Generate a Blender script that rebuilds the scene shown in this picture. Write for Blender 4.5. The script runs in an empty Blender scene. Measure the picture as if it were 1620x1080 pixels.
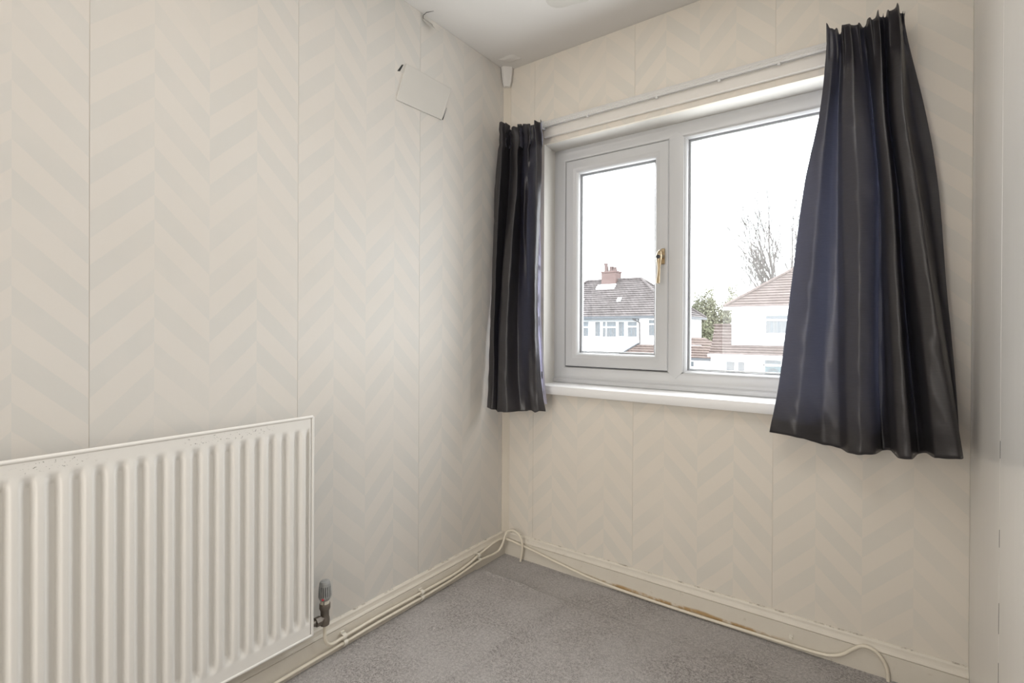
import bpy, math, random
import mathutils
from mathutils import Vector, noise
random.seed(7)
C = bpy.context.scene.collection
S = bpy.context.scene

# ------------------------------------------------------------------ camera
cd = bpy.data.cameras.new('camera')
cam = bpy.data.objects.new('camera', cd)
C.objects.link(cam)
S.camera = cam
cd.sensor_width = 36.0
cd.lens = 36.0 * 800.51 / 1620.0
cd.shift_y = -0.00945
cd.clip_start = 0.02
cd.clip_end = 500
R_ = Vector((0.80886, 0.58798, 0.00488))
U_ = Vector((-0.0061, 0.0001, 0.99998))
B_ = R_.cross(U_).normalized()
M_ = mathutils.Matrix((R_, U_, B_)).transposed().to_4x4()
M_.translation = Vector((1.5123, -2.0217, 1.1036))
cam.matrix_world = M_

# ------------------------------------------------------------------ sky, lights, exposure
w = bpy.data.worlds.new('overcast_sky')
S.world = w
w.use_nodes = True
bg = w.node_tree.nodes['Background']
bg.inputs[0].default_value = (0.955, 0.975, 1.0, 1)
bg.inputs[1].default_value = 9.0
S.view_settings.view_transform = 'Standard'
S.view_settings.look = 'None'
S.view_settings.gamma = 1.0
S.view_settings.exposure = 0.0
S.view_settings.use_curve_mapping = False


def area(name, loc, rot, sx, sy, power, col):
    l = bpy.data.lights.new(name, 'AREA')
    l.shape = 'RECTANGLE'
    l.size = sx
    l.size_y = sy
    l.energy = power
    l.color = col
    o = bpy.data.objects.new(name, l)
    o.location = loc
    o.rotation_euler = rot
    C.objects.link(o)
    return o


# added fill light behind the camera, shining in through an added doorway
area('rear_fill_light', (0.75, -4.05, 1.25), (math.radians(90), 0, 0), 1.5, 2.0, 39, (1.0, 0.98, 0.955))
# added fill light under the ceiling, out of view
area('ceiling_fill_light', (1.0, -1.35, 2.37), (0, 0, 0), 0.9, 0.9, 9, (1.0, 0.965, 0.92))
# daylight portal in the window opening (guides sky sampling only)
pt = area('window_portal', (0.857, 0.26, 1.42), (math.radians(-90), 0, 0), 1.3, 1.15, 1, (1, 1, 1))
pt.data.cycles.is_portal = True


# ------------------------------------------------------------------ node helpers
class NT:
    def __init__(s, name, rough=0.6, spec=0.4, metal=0.0):
        s.m = bpy.data.materials.new(name)
        s.m.use_nodes = True
        s.t = s.m.node_tree
        s.b = s.t.nodes['Principled BSDF']
        s.b.inputs['Roughness'].default_value = rough
        s.b.inputs['Specular IOR Level'].default_value = spec
        s.b.inputs['Metallic'].default_value = metal
        s.tc = s.t.nodes.new('ShaderNodeTexCoord')

    def n(s, typ, **kw):
        x = s.t.nodes.new(typ)
        for k, v in kw.items():
            setattr(x, k, v)
        return x

    def l(s, a, b):
        s.t.links.new(a, b)

    def val(s, sock, v):
        if isinstance(v, (int, float)):
            sock.default_value = v
        elif isinstance(v, tuple):
            sock.default_value = v if len(v) == len(sock.default_value) else v + (1,)
        else:
            s.l(v, sock)

    def math(s, op, a, b=0.0, c=0.0):
        x = s.n('ShaderNodeMath', operation=op)
        s.val(x.inputs[0], a)
        s.val(x.inputs[1], b)
        s.val(x.inputs[2], c)
        return x.outputs[0]

    def sep(s, src=None):
        x = s.n('ShaderNodeSeparateXYZ')
        s.l(src or s.tc.outputs['Object'], x.inputs[0])
        return x.outputs

    def noise(s, scale, detail=3, rough=0.5, sc3=(1, 1, 1), off=(0, 0, 0)):
        mp = s.n('ShaderNodeMapping')
        mp.inputs['Scale'].default_value = sc3
        mp.inputs['Location'].default_value = off
        s.l(s.tc.outputs['Object'], mp.inputs[0])
        x = s.n('ShaderNodeTexNoise')
        x.inputs['Scale'].default_value = scale
        x.inputs['Detail'].default_value = detail
        x.inputs['Roughness'].default_value = rough
        s.l(mp.outputs[0], x.inputs[0])
        return x.outputs[0]

    def ramp(s, v, a, b, smooth=True):
        x = s.n('ShaderNodeMapRange')
        if smooth:
            x.interpolation_type = 'SMOOTHSTEP'
        s.val(x.inputs[0], v)
        x.inputs[1].default_value = a
        x.inputs[2].default_value = b
        return x.outputs[0]

    def mix(s, f, a, b):
        x = s.n('ShaderNodeMix', data_type='RGBA')
        s.val(x.inputs[0], f)
        s.val(x.inputs[6], a)
        s.val(x.inputs[7], b)
        return x.outputs[2]

    def col(s, c):
        s.val(s.b.inputs['Base Color'], c)
        return s

    def bump(s, h, strength=0.3, dist=0.002):
        x = s.n('ShaderNodeBump')
        x.inputs['Strength'].default_value = strength
        x.inputs['Distance'].default_value = dist
        s.l(h, x.inputs['Height'])
        s.l(x.outputs[0], s.b.inputs['Normal'])
        return s


def plain(name, c, rough=0.5, spec=0.4, metal=0.0, var=0.06, scale=6):
    k = NT(name, rough, spec, metal)
    n = k.noise(scale, 4)
    k.col(k.mix(n, tuple(v * (1 + var) for v in c), tuple(v * (1 - var) for v in c)))
    return k.m


CW = 0.1325


def wallpaper(name, axis, peak, zph, tint=(1, 1, 1)):
    k = NT(name, 0.55, 0.3)
    o = k.sep()
    s_ = o[axis]
    z = o[2]
    q = k.math('DIVIDE', k.math('SUBTRACT', s_, peak), CW)
    d = k.math('PINGPONG', q, 1.0)
    colm = k.math('FLOORED_MODULO', k.math('FLOOR', q), 2.0)      # 1 left of a peak, 0 right of it
    wob = k.math('MULTIPLY', k.math('SUBTRACT', k.noise(9, 2), 0.5), 0.004)
    zz = k.math('ADD', k.math('ADD', z, wob), k.math('MULTIPLY', d, CW))
    zz = k.math('DIVIDE', k.math('SUBTRACT', zz, zph), 0.126)
    zz = k.math('ADD', zz, k.math('MULTIPLY', k.math('SUBTRACT', 1.0, colm), 0.5))
    fr = k.math('FRACT', zz)
    tri = k.math('ABSOLUTE', k.math('SUBTRACT', fr, 0.5))           # >.0 at middle
    tri = k.math('ABSOLUTE', k.math('SUBTRACT', k.math('FLOORED_MODULO', k.math('SUBTRACT', fr, 0.25), 1.0), 0.5))
    dark = k.ramp(tri, 0.235, 0.265)
    wear = k.ramp(k.noise(3.2, 4, 0.6), 0.30, 0.62)
    dark = k.math('MULTIPLY', dark, k.math('ADD', 0.28, k.math('MULTIPLY', wear, 0.66)))
    L = tuple(a * b for a, b in zip((0.735, 0.695, 0.635), tint))
    D = tuple(a * b for a, b in zip((0.678, 0.659, 0.612), tint))
    c = k.mix(dark, L, D)
    blot = k.ramp(k.noise(2.2, 5, 0.6, off=(3, 1, 7)), 0.35, 0.75)
    c = k.mix(k.math('MULTIPLY', blot, 0.10), c, (0.60, 0.52, 0.42))
    k.col(c)
    k.val(k.b.inputs['Roughness'], k.math('SUBTRACT', 0.62, k.math('MULTIPLY', dark, 0.12)))
    h = k.math('ADD', k.math('MULTIPLY', k.noise(5, 4), 1.0), k.math('MULTIPLY', k.noise(60, 3), 0.10))
    k.bump(h, 0.25, 0.006)
    return k.m


def skirting_paint(name, axis):
    k = NT(name, 0.38, 0.5)
    o = k.sep()
    base = k.mix(k.noise(14, 4, 0.6), (0.75, 0.705, 0.62), (0.68, 0.63, 0.55))
    grime = k.ramp(k.noise(38, 5, 0.7), 0.60, 0.78)
    base = k.mix(k.math('MULTIPLY', grime, 0.35), base, (0.40, 0.33, 0.23))
    # dirt caught where the paper meets the top edge
    top = k.math('MULTIPLY', k.ramp(o[2], 0.1035, 0.107), k.ramp(k.noise(22, 4, 0.7), 0.5, 0.66))
    base = k.mix(k.math('MULTIPLY', top, 0.7), base, (0.20, 0.16, 0.12))
    if axis == 0:
        # the amber varnish stain along the old cable line
        z = k.math('ADD', o[2], k.math('MULTIPLY', k.math('SUBTRACT', k.noise(11, 2), 0.5), 0.016))
        band = k.math('MULTIPLY', k.ramp(z, 0.006, 0.012), k.ramp(z, 0.027, 0.018))
        rng = k.math('MULTIPLY', k.ramp(o[0], 0.42, 0.55), k.ramp(o[0], 1.30, 1.12))
        st = k.math('MULTIPLY', k.math('MULTIPLY', band, rng), k.ramp(k.noise(9, 4, 0.7), 0.36, 0.52))
        base = k.mix(k.math('MULTIPLY', st, 0.85), base, (0.42, 0.25, 0.08))
    k.col(base)
    k.bump(k.noise(50, 4, 0.6), 0.25, 0.002)
    return k.m


M = {}
M['paper_left'] = wallpaper('chevron_wallpaper_left', 1, -1.5092, 1.321, (0.975, 0.985, 1.01))
M['paper_window'] = wallpaper('chevron_wallpaper_window', 0, 1.602, 0.367, (1.03, 1.01, 0.985))
M['plaster'] = plain('old_cream_plaster', (0.70, 0.64, 0.55), 0.7, 0.2)
M['reveal'] = plain('white_reveal_paint', (0.66, 0.64, 0.60), 0.55, 0.3, scale=5)
k = NT('ceiling_paint', 0.8, 0.2)
k.col(k.mix(k.noise(2.5, 4), (0.76, 0.74, 0.71), (0.70, 0.68, 0.655)))
k.bump(k.noise(3.5, 3), 0.3, 0.008)
M['ceiling'] = k.m
k = NT('gloss_board_paint', 0.24, 0.55)
k.col(k.mix(k.noise(3, 4), (0.77, 0.75, 0.715), (0.73, 0.705, 0.665)))
k.bump(k.noise(6, 3, 0.5, (1, 1, 0.35)), 0.2, 0.004)
M['gloss_board'] = k.m
M['skirt_left'] = skirting_paint('skirting_gloss_left', 1)
M['skirt_window'] = skirting_paint('skirting_gloss_window', 0)
M['upvc'] = plain('white_upvc', (0.575, 0.58, 0.585), 0.32, 0.5, var=0.012, scale=3)
M['sill'] = plain('white_sill_board', (0.86, 0.86, 0.855), 0.35, 0.5, var=0.015, scale=3)
M['gasket'] = plain('black_gasket', (0.045, 0.045, 0.05), 0.6)
M['grey_gasket'] = plain('grey_gasket', (0.20, 0.20, 0.21), 0.6)
M['spacer'] = plain('glazing_spacer', (0.55, 0.56, 0.58), 0.4)
M['brass'] = plain('brushed_brass', (0.43, 0.34, 0.225), 0.3, 0.5, 1.0, var=0.15, scale=60)
M['dark_plastic'] = plain('dark_lock_plastic', (0.03, 0.03, 0.035), 0.4)
M['track'] = plain('white_track_plastic', (0.70, 0.69, 0.67), 0.3, 0.5, var=0.02)
M['batten'] = plain('painted_batten', (0.74, 0.71, 0.665), 0.4, 0.4, var=0.04, scale=12)
M['pipe'] = plain('cream_pipe_paint', (0.76, 0.70, 0.585), 0.35, 0.5, var=0.05, scale=25)
M['clip'] = plain('cream_pipe_clip', (0.80, 0.76, 0.67), 0.4, 0.4)
M['valve_metal'] = plain('tarnished_valve_metal', (0.20, 0.175, 0.15), 0.45, 0.5, 0.6, var=0.25, scale=90)
M['valve_head'] = plain('grey_valve_head', (0.33, 0.335, 0.33), 0.5, 0.4, var=0.10, scale=70)
M['valve_collar'] = plain('cream_valve_collar', (0.66, 0.62, 0.53), 0.45)
M['red'] = plain('red_marker', (0.45, 0.03, 0.05), 0.4)
M['slot'] = plain('dark_slot', (0.035, 0.036, 0.036), 0.6)
# radiator enamel with flaked specks along the top rim
k = NT('radiator_enamel', 0.34, 0.5)
o = k.sep()
c = k.mix(k.noise(4, 3), (0.84, 0.825, 0.785), (0.81, 0.79, 0.75))
sp = k.ramp(k.noise(210, 3, 0.65, (1, 0.6, 1)), 0.615, 0.65)
bandz = k.math('MULTIPLY', k.ramp(o[2], 0.796, 0.801), k.ramp(o[2], 0.821, 0.817))
cl = k.ramp(k.noise(5, 2, 0.5, off=(4, 4, 0)), 0.44, 0.58)
c = k.mix(k.math('MULTIPLY', k.math('MULTIPLY', sp, bandz), cl), c, (0.17, 0.16, 0.14))
k.col(c)
M['radiator'] = k.m
# carpet
k = NT('grey_carpet_pile', 0.95, 0.1)
k.b.inputs['Sheen Weight'].default_value = 0.35
k.b.inputs['Sheen Roughness'].default_value = 0.5
fine = k.noise(300, 3, 0.75)
med = k.noise(110, 4, 0.75)
big = k.ramp(k.noise(3.2, 5, 0.62), 0.36, 0.64)
f = k.ramp(k.math('ADD', k.math('MULTIPLY', fine, 0.55), k.math('MULTIPLY', med, 0.45)), 0.36, 0.64)
c = k.mix(f, (0.150, 0.130, 0.120), (0.58, 0.545, 0.525))
c = k.mix(k.math('MULTIPLY', big, 0.42), c, (0.52, 0.495, 0.485))
k.col(c)
k.bump(k.math('ADD', fine, k.math('MULTIPLY', med, 0.8)), 0.8, 0.005)
M['carpet'] = k.m


def fabric(name, base, hi, trans, tw, rough, sheen):
    k = NT(name, rough, 0.62)
    streak = k.noise(7, 4, 0.7, (5, 5, 190))
    slub = k.ramp(k.noise(5, 3, 0.6, (4, 4, 260)), 0.55, 0.8)
    f = k.math('ADD', k.math('MULTIPLY', streak, 0.75), k.math('MULTIPLY', slub, 0.3))
    k.col(k.mix(f, base, hi))
    k.b.inputs['Sheen Weight'].default_value = sheen
    k.b.inputs['Sheen Roughness'].default_value = 0.35
    k.bump(f, 0.25, 0.0012)
    t = k.n('ShaderNodeBsdfTranslucent')
    k.val(t.inputs[0], k.mix(f, trans, tuple(v * 1.5 for v in trans)))
    mx = k.n('ShaderNodeMixShader')
    mx.inputs[0].default_value = tw
    k.l(k.b.outputs[0], mx.inputs[1])
    k.l(t.outputs[0], mx.inputs[2])
    out = [x for x in k.t.nodes if x.type == 'OUTPUT_MATERIAL'][0]
    k.l(mx.outputs[0], out.inputs[0])
    return k.m


M['curtain'] = fabric('charcoal_faux_silk', (0.012, 0.011, 0.012), (0.088, 0.079, 0.080), (0.40, 0.415, 0.47), 0.32, 0.27, 0.03)
M['lining'] = fabric('lavender_lining', (0.42, 0.41, 0.50), (0.52, 0.51, 0.60), (0.74, 0.73, 0.88), 0.65, 0.7, 0.1)

# glass
m = bpy.data.materials.new('window_glass')
m.use_nodes = True
t = m.node_tree
t.nodes.clear()
out = t.nodes.new('ShaderNodeOutputMaterial')
mx = t.nodes.new('ShaderNodeMixShader')
lw = t.nodes.new('ShaderNodeLayerWeight')
p5 = t.nodes.new('ShaderNodeMath')
p5.operation = 'POWER'
p5.inputs[1].default_value = 5.0
fr = t.nodes.new('ShaderNodeMapRange')
fr.inputs[3].default_value = 0.035
fr.inputs[4].default_value = 0.9
t.links.new(lw.outputs['Facing'], p5.inputs[0])
t.links.new(p5.outputs[0], fr.inputs[0])
tr = t.nodes.new('ShaderNodeBsdfTransparent')
tr.inputs[0].default_value = (0.97, 0.98, 0.98, 1)
gl = t.nodes.new('ShaderNodeBsdfGlossy')
gl.inputs['Roughness'].default_value = 0.0
t.links.new(fr.outputs[0], mx.inputs[0])
t.links.new(tr.outputs[0], mx.inputs[1])
t.links.new(gl.outputs[0], mx.inputs[2])
t.links.new(mx.outputs[0], out.inputs[0])
M['glass'] = m


# exterior
def tiles(name, a, b, cols=3.0):
    k = NT(name, 0.8, 0.2)
    n1 = k.noise(1.6, 4, 0.6)
    n2 = k.noise(7.0, 3, 0.7)
    f = k.ramp(k.math('ADD', k.math('MULTIPLY', n1, 0.5), k.math('MULTIPLY', n2, 0.5)), 0.35, 0.65)
    c = k.mix(f, a, b)
    o = k.sep()
    j = k.math('FRACT', k.math('MULTIPLY', k.math('ADD', o[0], o[1]), cols))
    jm = k.ramp(k.math('ABSOLUTE', k.math('SUBTRACT', j, 0.5)), 0.40, 0.47)
    c = k.mix(k.math('MULTIPLY', jm, 0.45), c, tuple(v * 0.5 for v in a))
    k.col(c)
    return k.m


M['tile_grey'] = tiles('weathered_grey_brown_tiles', (0.056, 0.049, 0.048), (0.105, 0.094, 0.093))
M['tile_brown'] = tiles('red_brown_tiles', (0.060, 0.044, 0.041), (0.105, 0.086, 0.081))
M['tile_orange'] = tiles('pink_orange_tiles', (0.080, 0.062, 0.057), (0.135, 0.105, 0.093))
M['render_white'] = plain('white_house_render', (0.86, 0.86, 0.86), 0.8, 0.2, var=0.02)
M['far_frame'] = plain('far_white_frame', (0.84, 0.84, 0.84), 0.5)
M['far_glass'] = plain('far_window_glass', (0.055, 0.068, 0.078), 0.15, 0.5, var=0.3, scale=2.5)
M['net'] = plain('net_curtain_cloth', (0.115, 0.120, 0.125), 0.8, 0.2, var=0.3, scale=9)
M['gutter'] = plain('grey_gutter', (0.058, 0.064, 0.072), 0.5)
M['lead'] = plain('lead_flashing', (0.151, 0.162, 0.168), 0.6)
M['pipe_dark'] = plain('dark_downpipe', (0.070, 0.064, 0.064), 0.5)
k = NT('chimney_brick', 0.85, 0.2)
br = k.n('ShaderNodeTexBrick')
mp = k.n('ShaderNodeMapping')
mp.inputs['Rotation'].default_value = (math.radians(90), 0, 0)
k.l(k.tc.outputs['Object'], mp.inputs[0])
k.l(mp.outputs[0], br.inputs[0])
br.inputs['Color1'].default_value = (0.105, 0.073, 0.068, 1)
br.inputs['Color2'].default_value = (0.090, 0.060, 0.055, 1)
br.inputs['Mortar'].default_value = (0.12, 0.10, 0.095, 1)
br.inputs['Scale'].default_value = 2.2
k.col(br.outputs[0])
M['chimney'] = k.m
M['pot'] = plain('clay_pot', (0.085, 0.060, 0.056), 0.8)
M['bark'] = plain('bare_bark', (0.075, 0.070, 0.068), 0.9, 0.1)
M['bark_pale'] = plain('pale_bark', (0.10, 0.095, 0.08), 0.9, 0.1)
M['leaf'] = plain('spring_leaves', (0.150, 0.155, 0.112), 0.8, 0.1, var=0.35, scale=3)
M['hedge'] = plain('hedge_leaves', (0.115, 0.124, 0.080), 0.8, 0.1, var=0.4, scale=3)
M['blue_door'] = plain('pale_blue_door', (0.075, 0.105, 0.115), 0.5)
M['asphalt'] = plain('pale_asphalt', (0.203, 0.203, 0.203), 0.9, 0.1)


# ------------------------------------------------------------------ mesh helpers
class MB:
    def __init__(s):
        s.v = []
        s.f = []
        s.mi = []

    def add(s, vs, fs, mi=0):
        b = len(s.v)
        s.v += [tuple(x) for x in vs]
        s.f += [tuple(b + i for i in q) for q in fs]
        s.mi += [mi] * len(fs)
        return s

    def box(s, x0, x1, y0, y1, z0, z1, mi=0):
        vs = [(x, y, z) for z in (z0, z1) for y in (y0, y1) for x in (x0, x1)]
        return s.add(vs, [(0, 2, 3, 1), (4, 5, 7, 6), (0, 1, 5, 4), (2, 6, 7, 3), (0, 4, 6, 2), (1, 3, 7, 5)], mi)

    def prism(s, poly, axis, a, b, mi=0):
        """poly in the two other axes, swept along axis from a to b"""
        def mk(p, t):
            q = list(p)
            q.insert(axis, t)
            return tuple(q)
        n = len(poly)
        vs = [mk(p, a) for p in poly] + [mk(p, b) for p in poly]
        fs = [tuple(range(n))[::-1], tuple(range(n, 2 * n))] + [(i, (i + 1) % n, n + (i + 1) % n, n + i) for i in range(n)]
        return s.add(vs, fs, mi)

    def tube(s, pts, rad, n=10, mi=0, cap=True):
        pts = [Vector(p) for p in pts]
        if isinstance(rad, (int, float)):
            rad = [rad] * len(pts)
        up = Vector((0, 0, 1))
        rings = []
        prev = None
        for i, p in enumerate(pts):
            d = (pts[min(i + 1, len(pts) - 1)] - pts[max(i - 1, 0)])
            if d.length < 1e-9:
                d = Vector((0, 0, 1))
            d.normalize()
            if prev is None:
                a = d.cross(up if abs(d.z) < 0.9 else Vector((1, 0, 0))).normalized()
            else:
                a = (prev - d * prev.dot(d)).normalized()
            prev = a
            b = d.cross(a)
            rings.append([p + (a * math.cos(2 * math.pi * j / n) + b * math.sin(2 * math.pi * j / n)) * rad[i] for j in range(n)])
        vs = [q for r in rings for q in r]
        fs = []
        for i in range(len(pts) - 1):
            for j in range(n):
                fs.append((i * n + j, i * n + (j + 1) % n, (i + 1) * n + (j + 1) % n, (i + 1) * n + j))
        if cap:
            fs.append(tuple(range(n))[::-1])
            fs.append(tuple((len(pts) - 1) * n + j for j in range(n)))
        return s.add(vs, fs, mi)

    def lathe(s, prof, c, n=24, mi=0):
        """prof: (radius, z) about vertical axis at c"""
        vs = []
        for r, z in prof:
            for j in range(n):
                a = 2 * math.pi * j / n
                vs.append((c[0] + r * math.cos(a), c[1] + r * math.sin(a), c[2] + z))
        fs = []
        for i in range(len(prof) - 1):
            for j in range(n):
                fs.append((i * n + j, i * n + (j + 1) % n, (i + 1) * n + (j + 1) % n, (i + 1) * n + j))
        fs.append(tuple(range(n))[::-1])
        fs.append(tuple((len(prof) - 1) * n + j for j in range(n)))
        return s.add(vs, fs, mi)

    def ring(s, x0, x1, z0, z1, prof, mi=0):
        """mitred rectangular frame in the xz plane; prof: (inset, y) open profile"""
        vs = []
        for i, y in prof:
            vs += [(x0 + i, y, z0 + i), (x1 - i, y, z0 + i), (x1 - i, y, z1 - i), (x0 + i, y, z1 - i)]
        fs = []
        for a in range(len(prof)):
            b = (a + 1) % len(prof)
            for j in range(4):
                fs.append((a * 4 + j, a * 4 + (j + 1) % 4, b * 4 + (j + 1) % 4, b * 4 + j))
        return s.add(vs, fs, mi)

    def build(s, name, mat, parent=None, smooth=False, bevel=0):
        me = bpy.data.meshes.new(name)
        me.from_pydata(s.v, [], s.f)
        mats = mat if isinstance(mat, (list, tuple)) else [mat]
        for m_ in mats:
            me.materials.append(M[m_])
        if len(mats) > 1:
            me.polygons.foreach_set('material_index', s.mi)
        if smooth:
            me.polygons.foreach_set('use_smooth', [True] * len(me.polygons))
        me.validate()
        me.update()
        import bmesh
        bm = bmesh.new()
        bm.from_mesh(me)
        bmesh.ops.recalc_face_normals(bm, faces=bm.faces)
        bm.to_mesh(me)
        bm.free()
        if smooth == 'auto':
            me.set_sharp_from_angle(angle=math.radians(38))
        o = bpy.data.objects.new(name, me)
        C.objects.link(o)
        if parent:
            o.parent = parent
            o.matrix_parent_inverse = mathutils.Matrix.Translation(-PL.get(parent.name, Vector()))
        if bevel:
            b = o.modifiers.new('bevel', 'BEVEL')
            b.width = bevel
            b.segments = 2
            b.limit_method = 'ANGLE'
        return o


PL = {}


def thing(name, label, cat, loc=(0, 0, 0), group=None):
    o = bpy.data.objects.new(name, None)
    o.empty_display_size = 0.05
    o.location = loc
    C.objects.link(o)
    PL[o.name] = Vector(loc)
    tag(o, label, cat, group)
    return o


def tag(o, label=None, cat=None, group=None, kind=None):
    if label:
        o['label'] = label
    if cat:
        o['category'] = cat
    if group:
        o['group'] = group
    if kind:
        o['kind'] = kind
    return o


def structure(o, label, cat):
    return tag(o, label, cat, None, 'structure')

# ------------------------------------------------------------------ room shell
XR, YB, H = 1.7326, -2.85, 2.3895
HX0, HX1, HZ0, HZ1 = 0.222, 1.50, 0.815, 1.979      # window opening in the wall

# floor: carpet over hardboard sheets whose edges show through as low ridges
import numpy as np


def grid_axis(a, b, fa, fb, fine, coarse):
    xs = [a]
    while xs[-1] < b - 1e-6:
        st = fine if fa <= xs[-1] < fb else coarse
        xs.append(min(b, xs[-1] + st))
    return xs


def sm(a, b, t):
    t = max(0.0, min(1.0, (t - a) / (b - a)))
    return t * t * (3 - 2 * t)


gx = grid_axis(-0.02, XR + 0.02, 0.0, 0.80, 0.008, 0.03)
gy = grid_axis(YB, 0.02, -0.95, 0.02, 0.008, 0.03)
vs = []
for y in gy:
    for x in gx:
        wv = 0.006 * noise.noise(Vector((x * 9, y * 9, 2)))
        e1 = -0.232 + wv + 0.02 * (x - 0.3)              # edge running along x
        e2 = 0.497 + wv - 0.10 * (y + 0.24) * -1.0       # edge running towards the room
        e2 = 0.497 + wv + 0.10 * (y + 0.24)
        left_sheet = sm(e1 + 0.006, e1 - 0.006, y) if False else (1 - sm(e1 - 0.007, e1 + 0.007, y))
        inx = 1 - sm(e2 - 0.008, e2 + 0.008, x)
        h = 0.0100 * left_sheet * inx * (0.5 + 0.5 * sm(0.03, 0.09, x))
        h += 0.0045 * left_sheet * sm(e2 + 0.002, e2 + 0.022, x)
        # raised rounded ridge of folded pile along both joints
        h += 0.0120 * math.exp(-((y - e1 + 0.008) / 0.0065) ** 2) * sm(0.03, 0.07, x) * (1 - sm(0.26, 0.40, x))
        h += 0.0090 * math.exp(-((x - e2 - 0.020) / 0.0075) ** 2) * left_sheet
        h -= 0.0060 * math.exp(-((x - e2 + 0.003) / 0.007) ** 2) * left_sheet
        h += 0.0010 * noise.noise(Vector((x * 14, y * 14, 0))) + 0.0018 * noise.noise(Vector((x * 3, y * 3, 5)))
        vs.append((x, y, h - 0.002))
nx = len(gx)
fs = [(j * nx + i, j * nx + i + 1, (j + 1) * nx + i + 1, (j + 1) * nx + i) for j in range(len(gy) - 1) for i in range(nx - 1)]
fl = MB().add(vs, fs).build('floor', 'carpet', smooth=True)
structure(fl, 'worn grey carpet floor with raised joint ridges showing through', 'floor')

cl = MB().box(-0.05, XR + 0.05, YB, 0.05, H, H + 0.08).build('ceiling', 'ceiling')
structure(cl, 'plain white painted plaster ceiling', 'ceiling')

wl = MB().box(-0.10, -0.0012, YB, 0.28, -0.05, H + 0.02).build('wall_left', 'plaster')
structure(wl, 'long left wall covered in cream and grey chevron wallpaper', 'wall')
# each drop of paper is 53 cm wide, butt joined
seams = [YB, -2.172, -1.6417, -1.1117, -0.5817, -0.022]
for a, b in zip(seams[:-1], seams[1:]):
    MB().box(-0.0011, 0.0, a + 0.0005, b - 0.0005, 0.10, H - 0.001).build('wallpaper_strip', 'paper_left', wl)

mb = MB()
mb.box(-0.05, HX0, 0.0012, 0.27, -0.05, H + 0.02)
mb.box(HX1, XR + 0.05, 0.0012, 0.27, -0.05, H + 0.02)
mb.box(HX0, HX1, 0.0012, 0.27, -0.05, HZ0)
mb.box(HX0, HX1, 0.0012, 0.27, HZ1, H + 0.02)
ww = mb.build('wall_front', 'plaster')
structure(ww, 'wallpapered end wall around the window, cream and grey chevrons', 'wall')
sx = [0.030, 0.1705, 0.6744, 1.2044, XR]
for a, b in zip(sx[:-1], sx[1:]):
    a += 0.0004
    b -= 0.0004
    mb = MB()
    segs = []
    # cut the drop at the window opening
    cuts = sorted({a, b} | {c for c in (HX0, HX1) if a < c < b})
    for p, q in zip(cuts[:-1], cuts[1:]):
        if p >= HX0 - 1e-6 and q <= HX1 + 1e-6:
            mb.box(p, q, 0.0, 0.0011, 0.10, HZ0)
            mb.box(p, q, 0.0, 0.0011, HZ1, H - 0.001)
        else:
            mb.box(p, q, 0.0, 0.0011, 0.10, H - 0.001)
    mb.build('wallpaper_strip', 'paper_window', ww)
# painted plaster lining of the window recess
mb = MB()
mb.box(HX0 - 0.001, HX0 + 0.004, 0.002, 0.165, HZ0, HZ1)
mb.box(HX1 - 0.004, HX1 + 0.001, 0.002, 0.165, HZ0, HZ1)
mb.add([(HX0, 0.001, HZ1 + 0.001), (HX1, 0.001, HZ1 + 0.001), (HX1, 0.165, HZ1 - 0.012), (HX0, 0.165, HZ1 - 0.012),
        (HX0, 0.001, HZ1 + 0.006), (HX1, 0.001, HZ1 + 0.006), (HX1, 0.165, HZ1 + 0.006), (HX0, 0.165, HZ1 + 0.006)],
       [(0, 1, 2, 3), (4, 5, 6, 7), (0, 1, 5, 4), (2, 3, 7, 6), (1, 2, 6, 5), (0, 3, 7, 4)])
mb.build('window_reveal', 'reveal', ww)

wr = MB().box(XR + 0.004, XR + 0.10, YB, 0.28, -0.05, H + 0.02).build('wall_right', 'plaster')
structure(wr, 'glossy greige painted boarding of the right hand wall', 'wall')
for a, b in ((YB, -0.997), (-0.996, -0.4585), (-0.4565, 0.0)):
    MB().box(XR, XR + 0.0045, a, b, 0.0, H - 0.001).build('board_panel', 'gloss_board', wr, bevel=0.0008)
for za, zb_ in ((0.425, 0.495), (0.20, 0.36), (0.62, 0.66), (0.82, 0.86)):
    MB().add([(XR - 0.0003, -0.4575, za), (XR - 0.0003, -0.4590, (za + zb_) / 2), (XR - 0.0003, -0.4575, zb_), (XR - 0.0003, -0.4560, (za + zb_) / 2),
              (XR + 0.002, -0.4575, za), (XR + 0.002, -0.4590, (za + zb_) / 2), (XR + 0.002, -0.4575, zb_), (XR + 0.002, -0.4560, (za + zb_) / 2)],
             [(0, 1, 2, 3), (0, 1, 5, 4), (1, 2, 6, 5), (2, 3, 7, 6), (3, 0, 4, 7)]).build('joint_crack', 'slot', wr)

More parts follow.
